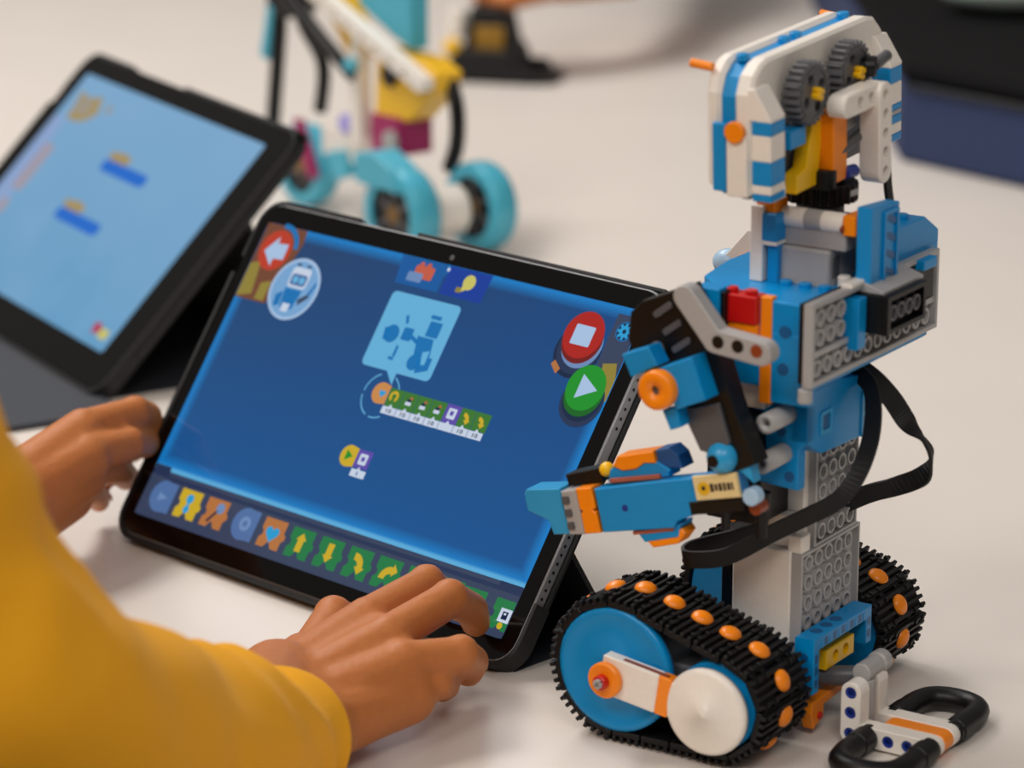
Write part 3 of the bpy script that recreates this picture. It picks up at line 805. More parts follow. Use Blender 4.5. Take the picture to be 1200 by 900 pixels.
for x in (0, -8, -16): CY('stud', BLUE, ch, (x, 11.5, 176.6), (0, 0, 1), 2.4, 2.2, 14, .2)
B('shoulder_brick', BLUE, ch, -26, -4, -62, -24, 176, 183, .4)
P('shoulder_slope', BLUE, ch, [(-14, 182), (-14, 194), (-50, 194), (-62, 187), (-62, 182)], -26, -14, YZ(), c=.4)
for y in (-27, -42): CY('stud', BLUE, ch, (-20, y, 193.9), (0, 0, 1), 2.5, 2, 16, .2)
B('shoulder_plate', BLUE, ch, -28, -14, -50, -12, 174, 179, .3, [(-24, -30), (-24, -38)])
# upright blue beam, seen from behind with its hollow ribs
ub_ = MB().prism([(8, 176), (-12.6, 176), (-14.4, 207.5), (8.4, 209)], [], -32.5, -26.4, YZ(), .5).obj('upright_beam', BLUE, ch)
P('beam_rim', BLUE, ub_, rrect(-12.6, -1, 178, 206, .8, 2), -33.4, -32.4, YZ(), [rrect(-11.2, -2.5, 179.5, 204.5, .5, 2)], 0)
for k in range(4):
    z = 180+k*6.6
    P('beam_web', BLUE_SHADE, ub_, [(-10.8, z), (-3, z+3), (-3, z+5.2), (-10.8, z+2.4)], -33, -32.3, YZ(), c=0)
# motor block between the shoulders
mo = B('motor_block', LGRAY, RB, -15.5, 7, -22, 8, 176, 190.6, .8)
B('motor_upper', LGRAY, mo, -21, 6, -22, 6, 190.6, 199, .6)
B('motor_window', DGRAY, mo, -15.9, -15.3, 0, 5, 180, 188, .05)
B('blue_riser', BLUE, mo, 3.6, 10, 4, 13, 192.6, 203)
B('blue_post', BLUE, mo, 4, 8.4, 2, 11, 176, 191.8)
B('white_riser', WHITE, mo, 9.4, 14.6, 3, 13, 177, 205.5)
B('white_plate', WHITE, mo, 3.6, 10, 4, 13, 191.2, 192.6, .1)
B('black_strip', BLACK, mo, -13.4, -9, -13, -7, 172, 199, .3)
CY('peg', WHITE, mo, (-19, 2, 173), (0, 0, 1), 2.6, 8, 14, .6)
P('white_slope', WHITE, mo, [(60, 166), (44, 166), (43, 180), (48, 180)], 46, 54, XZ(0))
q = MB(); q.ball((58, -50, 165), 7, 18, (1, .8, .8)); q.obj('pale_knob', mat('pale_blue_plastic', 'a9cbe8', .35), mo)
B('orange_brick', ORANGE, mo, 44, 50, -52, -44, 165.5, 170)

# ---- backpack: two long grey plates with a black battery block
bp = MB().prism([(47, 150), (-56, 150), (-56, 181), (47, 181)], [[(44.8, 152), (-53.8, 152), (-53.8, 179), (44.8, 179)]], -29.8, -26, YZ(), .4).obj('backpack_frame', LGRAY, RB)
B('backpack_panel', LGRAY, bp, -26.6, -25.4, 45.5, -54.5, 151, 180, .1)
B('spacer_plate', BLACK, bp, -25.4, -22.8, 44, -54, 150.5, 180, .1)
for k in range(12):
    q = MB(); q.ring((-26.8, 41-8*k, 156.2), (-1, 0, 0), 3.2, 2.2, 2.2, 14, .0); q.obj('stud_tube', LGRAY, bp)
for y in (39, 31, 23):
    for z in (167.3, 174.6):
        q = MB(); q.ring((-26.8, y, z), (-1, 0, 0), 3.2, 2.2, 2.2, 14, .0); q.obj('stud_tube', LGRAY, bp)
B('divider', LGRAY, bp, -29, -26, 45, -54, 160.4, 162.6, .1)
P('blue_plate', BLUE, bp, [(17.5, 158), (11.2, 158), (11.2, 177), (17.5, 177)], -33, -26.5, YZ(), c=.3)
bb = B('black_block', BLACK, bp, -38.5, -26.4, -20.5, 11, 163.2, 177.6, .4)
P('black_block_rim', BLACK, bp, [(11, 163.2), (-20.5, 163.2), (-20.5, 177.6), (11, 177.6)], -41.5, -38.4, YZ(), [[(8.5, 165), (-18.5, 165), (-18.5, 175.8), (8.5, 175.8)]], .2)
B('black_tail', BLACK, bp, -29.4, -26.4, -52, -20.5, 163.4, 178.6, .3)
for k in range(4):
    q = MB(); q.ring((-39.4, 4.8-6.4*k, 170.5), (-1, 0, 0), 3.0, 2.2, 1.4, 12, .0); q.obj('block_tube', DGRAY, bp)
P('grey_slope', LGRAY, bp, [(-29.8, 181.6), (-28, 181.6), (-28, 177.6), (-38.5, 177.6), (-38.5, 178.6)], -9, 24, XZ(0), c=.3)
B('rim_highlight', WHITE, bp, -30.2, -25.6, -16, 18, 180.6, 182.4, .3)  # white strip imitates the highlight along the grey top rim
B('blue_clip', BLUE, bp, -33, -27, -36, -47, 176.5, 180.4)
CY('grey_pin', LGRAY, bp, (-27, 46, 149.5), (0, 0, -1), 2.6, 5, 14, .3)
q = MB(); q.ring((-27, -49, 175), (-1, 0, 0), 2.6, 1.8, 2, 16); q.obj('grey_eyelet', LGRAY, bp)

# ---- neck
nk = MB().cyl((0, -14, 197), (0, 0, 1), 9, 6, 28, .5).obj('neck', DGRAY, RB)
for x0, x1, m in ((5.5, -4, WHITE), (-4, -11, LGRAY), (-11, -20, WHITE)):
    CY('neck_bar', m, nk, (x0, 4, 200.9), (-1, 0, 0), 3.9, x0-x1, 18, .4)
B('orange_block', ORANGE, nk, 5.5, 13.4, 1, 11, 202, 207.5)
B('orange_end', ORANGE, nk, -25.5, -20, -16, 7, 197, 204.6, .5)
CY('red_pin', BROWN, nk, (-19.4, 6.5, 199.5), (-1, 0, 0), 1.6, 1.5, 12, .2)
q = MB()
NT = 28
tooth = []
for k in range(NT*4):
    a = 2*pi*k/(NT*4); r = 14 if k % 4 in (0, 1) else 12.9
    tooth.append((r*cos(a), r*sin(a)))
q.prism(tooth, [], 0, 7.2, Matrix.Translation((0, -14, 204.4)), .4)
q.obj('turntable_gear', BLACK, nk)
CY('turntable_hub', BLACK, nk, (0, -14, 211.6), (0, 0, 1), 9, 2, 28, .5)
CY('black_boss', BLACK, nk, (-7, -3, 211), (0, 0, 1), 4.6, 7.5, 20, .6)
B('gear_mark', LGRAY, nk, -14.3, -13.8, -11, -17, 207.4, 209.6, .1)

# ---- head
def shell(x0, x1, gr=0, top=266):
    y0, y1, z0 = -63+gr, 36-gr, 218
    t = top-gr
    return [(y1, z0), (y1, t-11), (y1-3, t-4.5), (y1-8, t-1), (y1-12, t), (y0+15, t), (y0+9, t-1.4), (y0+4, t-6), (y0, t-13), (y0, z0), (y0+9, z0), (y0+9, 238), (y1-9, 238), (y1-9, z0)]
hd = MB().prism(shell(0, 0), [], -.4, 6.4, YZ(), 1.2).obj('head', WHITE, RB)
hd.matrix_local = Matrix.Translation((0, -.014, 0)) @ Matrix.Rotation(radians(-5.5), 4, 'Z') @ Matrix.Translation((0, .014, 0))
hd.matrix_local = Matrix.Translation((0, -.014, .210)) @ Matrix.Rotation(radians(-3.2), 4, 'X') @ Matrix.Diagonal((1, 1.075, 1, 1)) @ Matrix.Translation((0, .014, -.210)) @ hd.matrix_local
P('blue_band', BLUE, hd, shell(0, 0, 1.3), 6.4, 12.2, YZ(), c=.2)
P('face_shell', WHITE, hd, [(36, 221), (36, 255), (33, 262), (29, 265.4), (25, 266.4), (-48, 266.4), (-54, 265), (-59, 260), (-63, 253), (-63, 221)], 12.2, 18, YZ(), c=1.4)
for y in (25, -4, -12, -47): CY('stud', BLUE, hd, (9.3, y, 264.5), (0, 0, 1), 2.4, 2.6, 16, .3)
B('side_strip', BLUE, hd, 9.2, 14.4, 35.5, 37.8, 219.5, 244.5)
B('side_plate', WHITE, hd, .6, 9, 35.5, 37.4, 218, 240.5)
CY('round_tile', ORANGE, hd, (5.2, 36.5, 241.8), (0, 1, 0), 3.9, 2.2, 24, .3)
CY('antenna', ORANGE, hd, (16, 34, 263.5), (1, 0, .1), 1.6, 9, 14, .2)
CY('antenna', ORANGE, hd, (16, -58, 262), (1, 0, .1), 1.6, 9, 14, .2)
B('face_plate', DGRAY, hd, 14, 20, -50, 22, 224, 250)
for y in (4, -32): CY('eye', BLUE, hd, (20, y, 238), (1, 0, 0), 8, 3, 24, .4); CY('pupil', BLACK, hd, (23, y, 238), (1, 0, 0), 4.5, 1.2, 20, .2)
# rear side columns, built of stacked bricks
def column(y0, y1, sgn):
    q = MB(); q.prism([(1, 257.5), (-1.8, 257.5), (-8.3, 247.2), (-8.3, 246), (1, 246)], [], -y1, -y0, XZ(0), .3); q.obj('slope_brick', WHITE, hd)
    lay = [(246, 241, BLUE), (241, 231.5, WHITE), (231.5, 222.7, BLUE), (222.7, 219.5, WHITE), (219.5, 216.8, BLUE)] if sgn > 0 else [(246, 239.8, BLUE), (239.8, 231.5, WHITE), (231.5, 229, BLUE), (229, 227.2, LGRAY), (227.2, 224, BLUE), (224, 220, WHITE), (220, 217, BLUE)]
    for z1, z0, m in lay:
        B('column_brick', m, hd, -8.3, -.6, y0, y1, z0+.05, z1-.05, .3)
column(26, 36, 1); column(-60.5, -51.5, -1)
B('dark_gap', BLACK, hd, .5, 4, 29, 35.5, 217, 231)
# gears on the back of the head
def gear(y, z, x, nm):
    n = 24; out = []
    for k in range(n):
        for r, f in ((10.4, .05), (11.9, .3), (11.9, .55), (10.4, .8)):
            a = 2*pi*(k+f)/n; out.append((r*cos(a), r*sin(a)))
    hs = [circ(5.8*cos(a), 5.8*sin(a), 2.1, 14) for a in [radians(25+90*i) for i in range(4)]]
    M = Matrix(((0, 0, -1, x), (-1, 0, 0, y), (0, 1, 0, z), (0, 0, 0, 1)))
    q = MB(); q.prism(out, hs, 0, 6.5, M, .4)
    g = q.obj('gear', DGRAY, hd)
    q = MB(); q.ring((x-6.4, y, z), (-1, 0, 0), 9.4, 8.7, .5, 28); q.obj('gear_rib', DGRAY, hd)
    CY('gear_back', BLACK, hd, (x+.5, y, z), (-1, 0, 0), 9, 1.2, 24, .2)
    M2 = M @ Matrix.Rotation(radians(20), 4, 'Z')
    q = MB(); q.M = M2; q.box(-2.4, 2.4, -.9, .9, 4, 9.5, .2).box(-.9, .9, -2.4, 2.4, 4, 9.5, .2); q.obj('axle', YELLOW, hd)
gear(7.5, 250.5, -3, 'a'); gear(-24, 251, -2.4, 'b')
CY('black_bush', BLACK, hd, (-9.5, -30, 252), (-1, -.4, 0), 4, 4, 16, .4)
CY('grey_pin', DGRAY, hd, (-11, -34, 251.5), (0, -1, .2), 2.2, 10, 14, .3)
# white angled beam
q = MB(); q.prism(stadium((-4, 243.5), (-24, 243.5), 4.3), [circ(-4-8*k, 243.5, 2.2, 12) for k in (1, 2)], -17.5, -10, YZ(), .5); q.obj('white_beam', WHITE, hd)
B('beam_hole_floor', mat('hole_shade_grey', '8a7f74', .5), hd, -13.5, -13, -23, -8, 240.5, 246.5, .1)  # grey backing paints the shade inside the white beam's holes
vb = MB(); 
vb.prism(stadium((-27.4, 243), (-27.4, 214), 4.8), [circ(-27.4, z, 2.1, 12) for z in (243, 235.8, 228.5, 221.3, 214)], -19.5, -11, YZ(), .5); vb.obj('white_beam', WHITE, hd)
B('beam_hole_floor', mat('hole_shade_grey', '8a7f74', .5), hd, -16, -15.4, -29.6, -25.4, 211, 246, .1)  # same painted hole shade, behind the vertical beam
# inside of the head
B('orange_bracket', ORANGE, hd, -11, -2, -14, -4, 213.5, 240, .5)
P('yellow_bracket', YELLOW, hd, [(13.5, 214), (13.5, 221), (7, 222), (2, 240), (-4, 240), (-4, 228), (-1, 214)], -6, 0, YZ(), c=.4)
B('blue_brick', BLUE, hd, -7, 0, 9, 20, 232, 239)
CY('dark_rod', DGRAY, hd, (-9, -10, 224), (-.1, -1, .25), 2, 20, 14, .2)
CY('grey_rod', LGRAY, hd, (-5, -10, 229), (-.1, -1, .2), 2, 16, 14, .2)
CY('blue_pin', NAVY, hd, (-10, -13, 215.5), (0, -1, -.1), 2.5, 8, 14, .3)
B('inner_wall', DGRAY, hd, 1, 3, -56, 28, 214, 240, .2)
B('white_brick', WHITE, hd, -4, 1, 18, 26, 214, 218.5)

# ---- arms
def frame(o, d, tilt=0):
    """local frame: a along d, b = +Y outwards, c up-ish"""
    u = Vector(d).normalized(); v = Vector((0, 1, 0)); v = (v-u*v.dot(u)).normalized(); w_ = u.cross(v)
    M = Matrix.Identity(4)
    for i in range(3): M[i][0] = u[i]; M[i][1] = v[i]; M[i][2] = w_[i]; M[i][3] = o[i]
    return M
def arm(Y0, sgn):
    y = lambda d: Y0+sgn*d
    lo = lambda a, b: (min(y(a), y(b)), max(y(a), y(b)))
    def PX(nm, m, outer, a, b, par, holes=(), c=.4):
        q = MB(); q.prism(outer, holes, -max(y(a), y(b)), -min(y(a), y(b)), XZ(0), c); return q.obj(nm, m, par)
    up = PX('upper_arm', BLACK, [(41, 170), (36, 175), (17.5, 183), (11, 170), (4, 158), (-3.5, 138), (-12, 121), (-4, 117), (8, 124), (22, 142), (38, 150), (42, 160)], -10, 0, RB)
    for k in range(3):
        q = MB(); q.prism(rrect(-4.5, 4.5, -1.3, 1.3, 1), [], 0, 1.2, Matrix(((.8, .55, 0, 27-4*k), (0, 0, sgn, y(0)), (-.6, .8, 0, 171-6*k+2), (0, 0, 0, 1))), .2); q.obj('arm_rib', DGRAY, up)
    CY('dim_peg', DGRAY, up, (29, y(0), 158), (0, sgn, 0), 3, 1.5, 18, .3)
    # grey angled beam
    PX('grey_beam', LGRAY, stadium((-17, 164.6), (2, 166.6), 4.4), 1, 8, up)
    PX('grey_beam', LGRAY, stadium((2, 166.6), (14.5, 181), 4.3), .9, 7.9, up)
    for c_, m in (((0, 166.6), BLACK), ((-8, 166.2), BLACK), ((-15.6, 165.6), BROWN)):  # black discs stand in for dark open holes, the brown one is a pin
        CY('hole_and_pin_disc', m, up, (c_[0], y(8-.3 if True else 0), c_[1]), (0, sgn, 0), 2.4, .6, 16, .1)
    # elbow plates and the orange disc
    PX('blue_plate', BLUE, [(24, 153.5), (9.5, 160), (3.5, 145), (15.5, 139.5)], 0, 10, up)
    PX('blue_box', BLUE, [(38, 157), (27, 161.5), (23, 155), (34, 149)], 2, 11, up)
    PX('blue_box', BLUE, [(22, 138), (16, 140), (14, 133), (18.5, 131)], 2, 9, up)
    q = MB(); q.lathe([(1.8, 0), (1.8, 4), (6.4, 4.2), (7.3, 3.4), (7.4, 0)], (22.2, y(10), 146.5), (0, sgn, 0), 32); q.f.pop(); q.mi.pop(); q.sm.pop(); q.obj('orange_disc', ORANGE, up)
    CY('disc_core', DGRAY, up, (22.2, y(10), 146.5), (0, sgn, 0), 2, 2.6, 12, .2)
    PX('grey_link', DGRAY, [(18, 137), (3, 142), (-2, 128), (2, 122), (10, 123)], -8, 2, up)
    PX('black_link', BLACK, [(10, 133), (1, 131), (-1, 112), (6, 110), (13, 122)], -30, -20, up)
    q = MB(); q.ball((1.5, y(0), 121.6), 6, 24); q.obj('ball_joint', SKYBLUE, up)
    CY('ball_socket', BLACK, up, (2.4, y(5.2), 121.2), (0, sgn, 0), 2.3, .9, 14, .1)
    # forearm, pointing forward and a little down
    o_ = Vector((-8, y(0), 107.5)); d_ = Vector((77, 0, -19.5)).normalized()
    M = frame(o_, d_); F = lambda a, b: (min(sgn*a, sgn*b), max(sgn*a, sgn*b))
    if sgn < 0: pass
    up_s = -1 if M.col[2][2] < 0 else 1
    def FP(nm, m, outer, a, b, par, c=.4):
        q = MB(); f0, f1 = F(a, b)
        Mx = M @ Matrix(((1, 0, 0, 0), (0, 0, 1, 0), (0, up_s, 0, 0), (0, 0, 0, 1)))
        q.prism(outer, [], f0, f1, Mx, c); return q.obj(nm, m, par)
    fa = FP('forearm', BLUE, [(64, 8.2), (36, 9), (14, 9.2), (12, 5), (12, -2), (24, -5), (31, -6.5), (33, -9), (64, -8.6)], -9, 0, RB)
    FP('forearm_seam', NAVY, circ(52, 0, 1.3, 10), 0, .2, fa, 0)
    FP('orange_band', ORANGE, [(72, 9), (65, 9), (65, 1), (66.4, .2), (65, -.8), (65, -8.6), (72, -8.6), (72, -.8), (70.8, .2), (72, 1)], -9, .4, fa)
    FP('grey_band', LGRAY, [(79, 8.4), (72.2, 8.8), (72.2, -8.8), (79, -8.4)], -9, .2, fa)
    for b_ in (5, 0, -5): FP('band_rib', DGRAY, rrect(75.6, 78.6, b_-1.4, b_+1.4, .5, 2), .1, .9, fa, 0)
    FP('claw', SKYBLUE, [(96.5, 8.5), (95, 10.2), (80, 9.4), (80, 2), (79, -8.6), (87, -8.2), (88, -2.6), (96.5, 1.8)], -12, -1, fa)
    FP('black_grip', BLACK, [(78.5, 9), (62.5, 9.6), (63, 15.2), (79, 13.6)], -14, -5, fa)
    FP('arm_slope', BLUE, [(60, 9.4), (33, 9.4), (32, 12), (40, 18), (52, 17.4), (58, 14)], -13, -4, fa)
    FP('orange_cap', ORANGE, [(56, 15.5), (53, 19.2), (37, 19.8), (37, 15.2), (42, 15.6), (46, 13.6), (52, 13.4)], -12.5, -3.2, fa)
    FP('arm_stripe', mat('terracotta_plastic', 'b4604a', .4), [(58, 9.4), (36, 9.4), (36, 11), (58, 11)], -12, -2.6, fa, .1)
    FP('dark_blue_cap', mat('dull_blue_plastic', '14508c', .4), [(37, 13), (37, 19.8), (31, 20.2), (28, 17), (27, 12)], -14, -5, fa)
    q = MB(); q.ball(M @ Vector((60.5, sgn*-6, up_s*14)), 2.9, 14); q.obj('yellow_knob', YELLOW, fa)
    FP('blue_keel', BLUE, [(51, -9), (31, -8), (33, -13), (48, -14)], -12, -2, fa)
    FP('keel_stripe', mat('terracotta_plastic', 'b4604a', .4), [(52, -9.4), (34, -9), (34, -10.4), (52, -10.8)], -11, -1.6, fa, .1)
    FP('orange_keel', ORANGE, [(48, -12.8), (31, -10), (30, -12), (34, -15.6), (45, -16.4)], -11, -2.4, fa)
    FP('black_bar', BLACK, [(24, -4.6), (1, -4.6), (1, .4), (24, .4)], -7, .5, fa)
    FP('blue_block', BLUE, [(22, .4), (2, .4), (2, 9), (22, 9)], -8, -.6, fa)
    tl = FP('sticker_tile', TAN, [(19.6, .9), (1, .9), (1, 10), (19.6, 10)], -.4, 1.6, fa, .3)
    if sgn > 0:
        FP('sticker_print', mat('print_gold', 'e2b21a', .5), circ(15.5, 5.2, 2.6, 16), 1.6, 1.7, tl, 0)
        FP('sticker_print', INK, circ(15.5, 5.4, .9, 10), 1.7, 1.78, tl, 0)
        for a_, w_, h_ in ((12.0, 1.5, 3.2), (10.2, 1.2, 2.6), (8.4, 1.5, 3.0), (6.6, 1.2, 3.2), (4.8, 1.5, 2.8), (3.3, .8, 3.0)):   # worn, unreadable print
            FP('sticker_print', INK, rrect(a_-w_/2, a_+w_/2, 5.3-h_/2, 5.3+h_/2, .4, 2), 1.6, 1.7, tl, 0)
    q = MB(); q.prism([(10, 9.6), (0, 9.4), (-4, 5), (-4, 12), (0, 15), (10, 15)], [], *F(-7, -1), M @ Matrix(((1, 0, 0, 0), (0, 0, 1, 0), (0, up_s, 0, 0), (0, 0, 0, 1))), .4); q.obj('wrist_arch', SKYBLUE, fa)
    CY('pale_pin', mat('pale_blue_plastic', 'a9cbe8', .35), fa, (-10.5, y(-4), 108.5), (0, sgn, 0), 3.4, 5, 16, .4)
    CY('brown_pin', BROWN, fa, (-11, y(-8), 103.5), (0, sgn, 0), 2.6, 6, 16, .3)
    return up, fa
arm(54, 1)
fu, ff = arm(-82, -1)       # the far arm hangs down behind the body
fu.matrix_local = Matrix.Translation((.032, 0, -.024))
pv = Vector((-.002, -.082, .1075))
ff.matrix_local = Matrix.Translation(pv+Vector((.032, 0, -.024))) @ Matrix.Rotation(radians(68), 4, 'Y') @ Matrix.Translation(-pv)

# ---- flat cables
cb1 = spline([(-4, -14, 146), (-8, -24, 139), (-12.2, -26, 137.9), (-17.8, -28, 134.0), (-24.2, -30, 127.1), (-28.9, -32, 119.6), (-32.1, -33, 115.5), (-36.0, -34, 112.0), (-38.9, -36, 105.1), (-35.7, -36, 97), (-24.4, -36, 90.6), (-14.6, -34, 86.7), (-4.8, -32, 81.3)], 6)
wd = []
for i in range(len(cb1)):
    t = i/(len(cb1)-1)
    a = Vector((-.5, -.6, .6)); b = Vector((.43, -.85, -.1)); c_ = Vector((-.25, .2, 1))
    wd.append(a.lerp(b, min(1, max(0, (t-.38)/.2))) if t < .58 else b.lerp(c_, min(1, (t-.58)/.26)))
MB().ribbon(cb1, wd, 7.6, 1.3).obj('flat_cable', CABLE, RB)
cb2 = spline([(-12, -18, 141), (-22, -15, 136), (-25.7, -12, 127.4), (-27.4, -6, 115.9), (-25.2, 0, 103.8), (-20.7, 6, 95.6), (-11.9, 12, 89.7), (-0.9, 18, 83.0), (14.1, 26, 73.2), (26, 30, 70.6), (31.3, 29, 70.8), (31, 22, 72), (20, 12, 75), (10, 4, 78)], 6)
wd = []
for i in range(len(cb2)):
    t = i/(len(cb2)-1)
    wd.append(Vector((1, -.2, .1)).lerp(Vector((.15, .1, 1)), min(1, max(0, (t-.15)/.3))))
MB().ribbon(cb2, wd, 6.7, 1.3).obj('flat_cable', CABLE, RB)
cb3 = spline([(-16, -36, 216), (-16, -37.5, 207), (-17, -39, 196), (-18, -38, 186)], 6)
MB().ribbon(cb3, [Vector((0, 1, 0))]*len(cb3), 4.5, 1.4).obj('flat_cable', CABLE, RB)

# ------------------------------------------------------------------ the child at the tablet (arms in view)
def bake(o, voxel=None, smooth=0, factor=.5, name=None):
    if voxel:
        m = o.modifiers.new('r', 'REMESH'); m.mode = 'VOXEL'; m.voxel_size = voxel; m.use_smooth_shade = True
    if smooth:
        m = o.modifiers.new('s', 'SMOOTH'); m.iterations = smooth; m.factor = factor
    dg = bpy.context.evaluated_depsgraph_get()
    me = bpy.data.meshes.new_from_object(o.evaluated_get(dg))
    old = o.data; o.modifiers.clear(); o.data = me
    bpy.data.meshes.remove(old)
    for p in me.polygons: p.use_smooth = True
    return o
child = empty('person', (-.33, .99, -.74))
tag(child, 'child in a yellow long-sleeved top holding and tapping the front tablet', 'person')
RH = {'wr1': (-88.3, 1111.1, 26), 'wr2': (-71.7, 1083.5, 19),
      'index': [(-56.4, 1154.3, 36), (-34, 1188.1, 38), (-28, 1205.3, 27), (-29.6, 1212, 20)],
      'middle': [(-47.2, 1131.9, 37), (-24.4, 1164.6, 40), (-16, 1185.6, 28), (-14.6, 1192.7, 20)],
      'ring': [(-41.3, 1117.7, 32), (-19.5, 1127.6, 31), (-15.2, 1146.2, 21), (-17, 1152.6, 14)],
      'pinky': [(-39.3, 1114.2, 22), (-28.5, 1121.3, 21), (-25.5, 1139, 14), (-27.3, 1147, 9)],
      'thumb': [(-80, 1143, 22), (-71.2, 1185, 25), (-61, 1196, 17), (-51, 1208, 12)]}
LH = {'wr1': (-222, 1283, 45), 'wr2': (-212, 1272, 32),
      'index': [(-190.3, 1338.5, 58), (-169.9, 1363.9, 57), (-165.6, 1376, 52), (-164.4, 1380.5, 46)],
      'middle': [(-186.3, 1322.1, 51), (-171, 1346.2, 47.5), (-166.7, 1365.0, 42), (-165.5, 1378, 38)],
      'ring': [(-188.7, 1328.6, 41), (-180.1, 1352.3, 34), (-177.1, 1368.6, 27), (-176.5, 1376.1, 22)],
      'pinky': [(-195.9, 1330.3, 31), (-190.3, 1354.1, 23), (-188.4, 1366.1, 17), (-188.7, 1372.4, 12)],
      'thumb': [(-202, 1320.5, 46), (-190, 1352.7, 42), (-180.7, 1374.6, 37), (-174.8, 1386.2, 33)]}
R_SLEEVE = [(-81, 1072, 20), (-91, 1048, 27), (-107, 1002, 44), (-126, 955, 64), (-148, 905, 92), (-172, 882, 142), (-200, 884, 208), (-232, 905, 272), (-264, 938, 300)]
R_RAD = [25.5, 30, 36, 41, 45, 44, 44, 45, 46]
L_SLEEVE = [(-232, 1246, 42), (-237, 1222, 48), (-245, 1180, 66), (-290, 1120, 95), (-345, 1095, 160), (-390, 1072, 240), (-388, 1062, 290), (-352, 1026, 305)]
L_RAD = [26, 29, 36, 41, 43, 44, 46, 46]
bd = MB()
def hand(H, rf):
    w1, w2 = Vector(H['wr1']), Vector(H['wr2'])
    for k, rr in (('index', rf), ('middle', rf*1.02), ('ring', rf*.97), ('pinky', rf*.85), ('thumb', rf*1.1)):
        J = [Vector(p) for p in H[k]]
        taper = (1.1, 1.02, .93, .84)
        for i in range(3): bd.capsule(J[i], J[i+1], rr*taper[i], rr*taper[i+1])
        bd.ball(J[1]+Vector((0, 0, .5)), rr*1.08, 14)
    f = {'index': .15, 'middle': .4, 'ring': .7, 'pinky': 1.0}
    prev = None
    for k in ('index', 'middle', 'ring', 'pinky'):
        m = Vector(H[k][0]); b = w1.lerp(w2, f[k])
        bd.capsule(b, m-Vector((0, 0, 2.5)), 14, 10.5)
        bd.ball(m, rf*1.18, 14)
        if prev: 
            bd.capsule((b+prev[1])/2, (m+prev[0])/2-Vector((0, 0, 4)), 14, 9.5)
        prev = (m, b)
    bd.capsule(w1.lerp(w2, .1)-Vector((0, 0, 4)), Vector(H['thumb'][0]), 13, 12)
    bd.capsule(Vector(H['thumb'][0]), Vector(H['index'][0])-Vector((0, 0, 7)), 12, 9)
    bd.capsule(w1.lerp(w2, .9)-Vector((0, 0, 1)), Vector(H['pinky'][0])-Vector((0, 0, 3)), 14, 11)
    bd.capsule(w1, w2, 17, 16)
hand(RH, 7.3); hand(LH, 7.2)
def limb(H, path, rad):
    w1, w2 = Vector(H['wr1']), Vector(H['wr2'])
    p0 = Vector(path[1]); d = (w2-w1).normalized()*5
    bd.capsule(w1, p0-d, 16.5, 22); bd.capsule(w2, p0+d, 16, 22)
    for i in range(1, len(path)-1): bd.capsule(path[i], path[i+1], rad[i]*.68, rad[i+1]*.68)
limb(RH, R_SLEEVE, R_RAD); limb(LH, L_SLEEVE, L_RAD)
# trunk, neck and head (outside the frame)
bd.capsule((-262, 938, 295), (-352, 1026, 298), 38, 38); bd.capsule((-318, 988, 270), (-345, 965, 20), 78, 80)
bd.capsule((-310, 985, 300), (-300, 1000, 360), 30, 27)
bd.ball((-290, 1012, 440), 72, 28, (1, 1.05, 1.2)); bd.ball((-272, 1030, 395), 42, 20, (1, 1, .9)); bd.ball((-236, 1068, 418), 9, 12, (1, 1, 1.2))
for s in (-1, 1): bd.ball((-290+s*54, 1012-s*53, 430), 15, 14, (.6, .6, 1.2))
bd.capsule((-252, 1046, 392), (-240, 1034, 392), 7, 6); bd.capsule((-252, 1046, 392), (-258, 1052, 392), 7, 6)
body = bd.obj('body', SKIN, child)
body.parent = None
bake(body, .0016, 5, .5)
def adopt(o):
    o.parent = child; o.matrix_parent_inverse = Matrix.Translation((.33, -.99, .74)); return o
adopt(body)
# nails on the visible finger tips
def nail(p, d, up, w_=3.6, l_=4.6):
    d = Vector(d).normalized(); up = Vector(up); up = (up-d*up.dot(d)).normalized(); s = d.cross(up)
    M = Matrix.Identity(4)
    for i in range(3): M[i][0] = d[i]; M[i][1] = s[i]; M[i][2] = up[i]; M[i][3] = p[i]
    q = MB(); q.M = M @ Matrix.Diagonal((l_, w_, 1.6, 1)); q.ball((0, 0, 0), 1, 14)
    o = q.obj('fingernail', NAIL, body); o.matrix_parent_inverse = Matrix.Identity(4)
    o.parent = body; o.matrix_parent_inverse = body.matrix_basis.inverted() @ Matrix.Identity(4)
    return o
for H in (RH, LH):
    for k in ('index', 'middle', 'ring', 'pinky'):
        a, b = Vector(H[k][2]), Vector(H[k][3]); c = Vector(H[k][1])
        d = (b-a).normalized(); n_ = (a-c).normalized(); up = (n_-d*n_.dot(d))
        if up.length < .05: up = Vector((0, 0, 1))
        nail(b+d*1.0+up.normalized()*4.9, d, up)
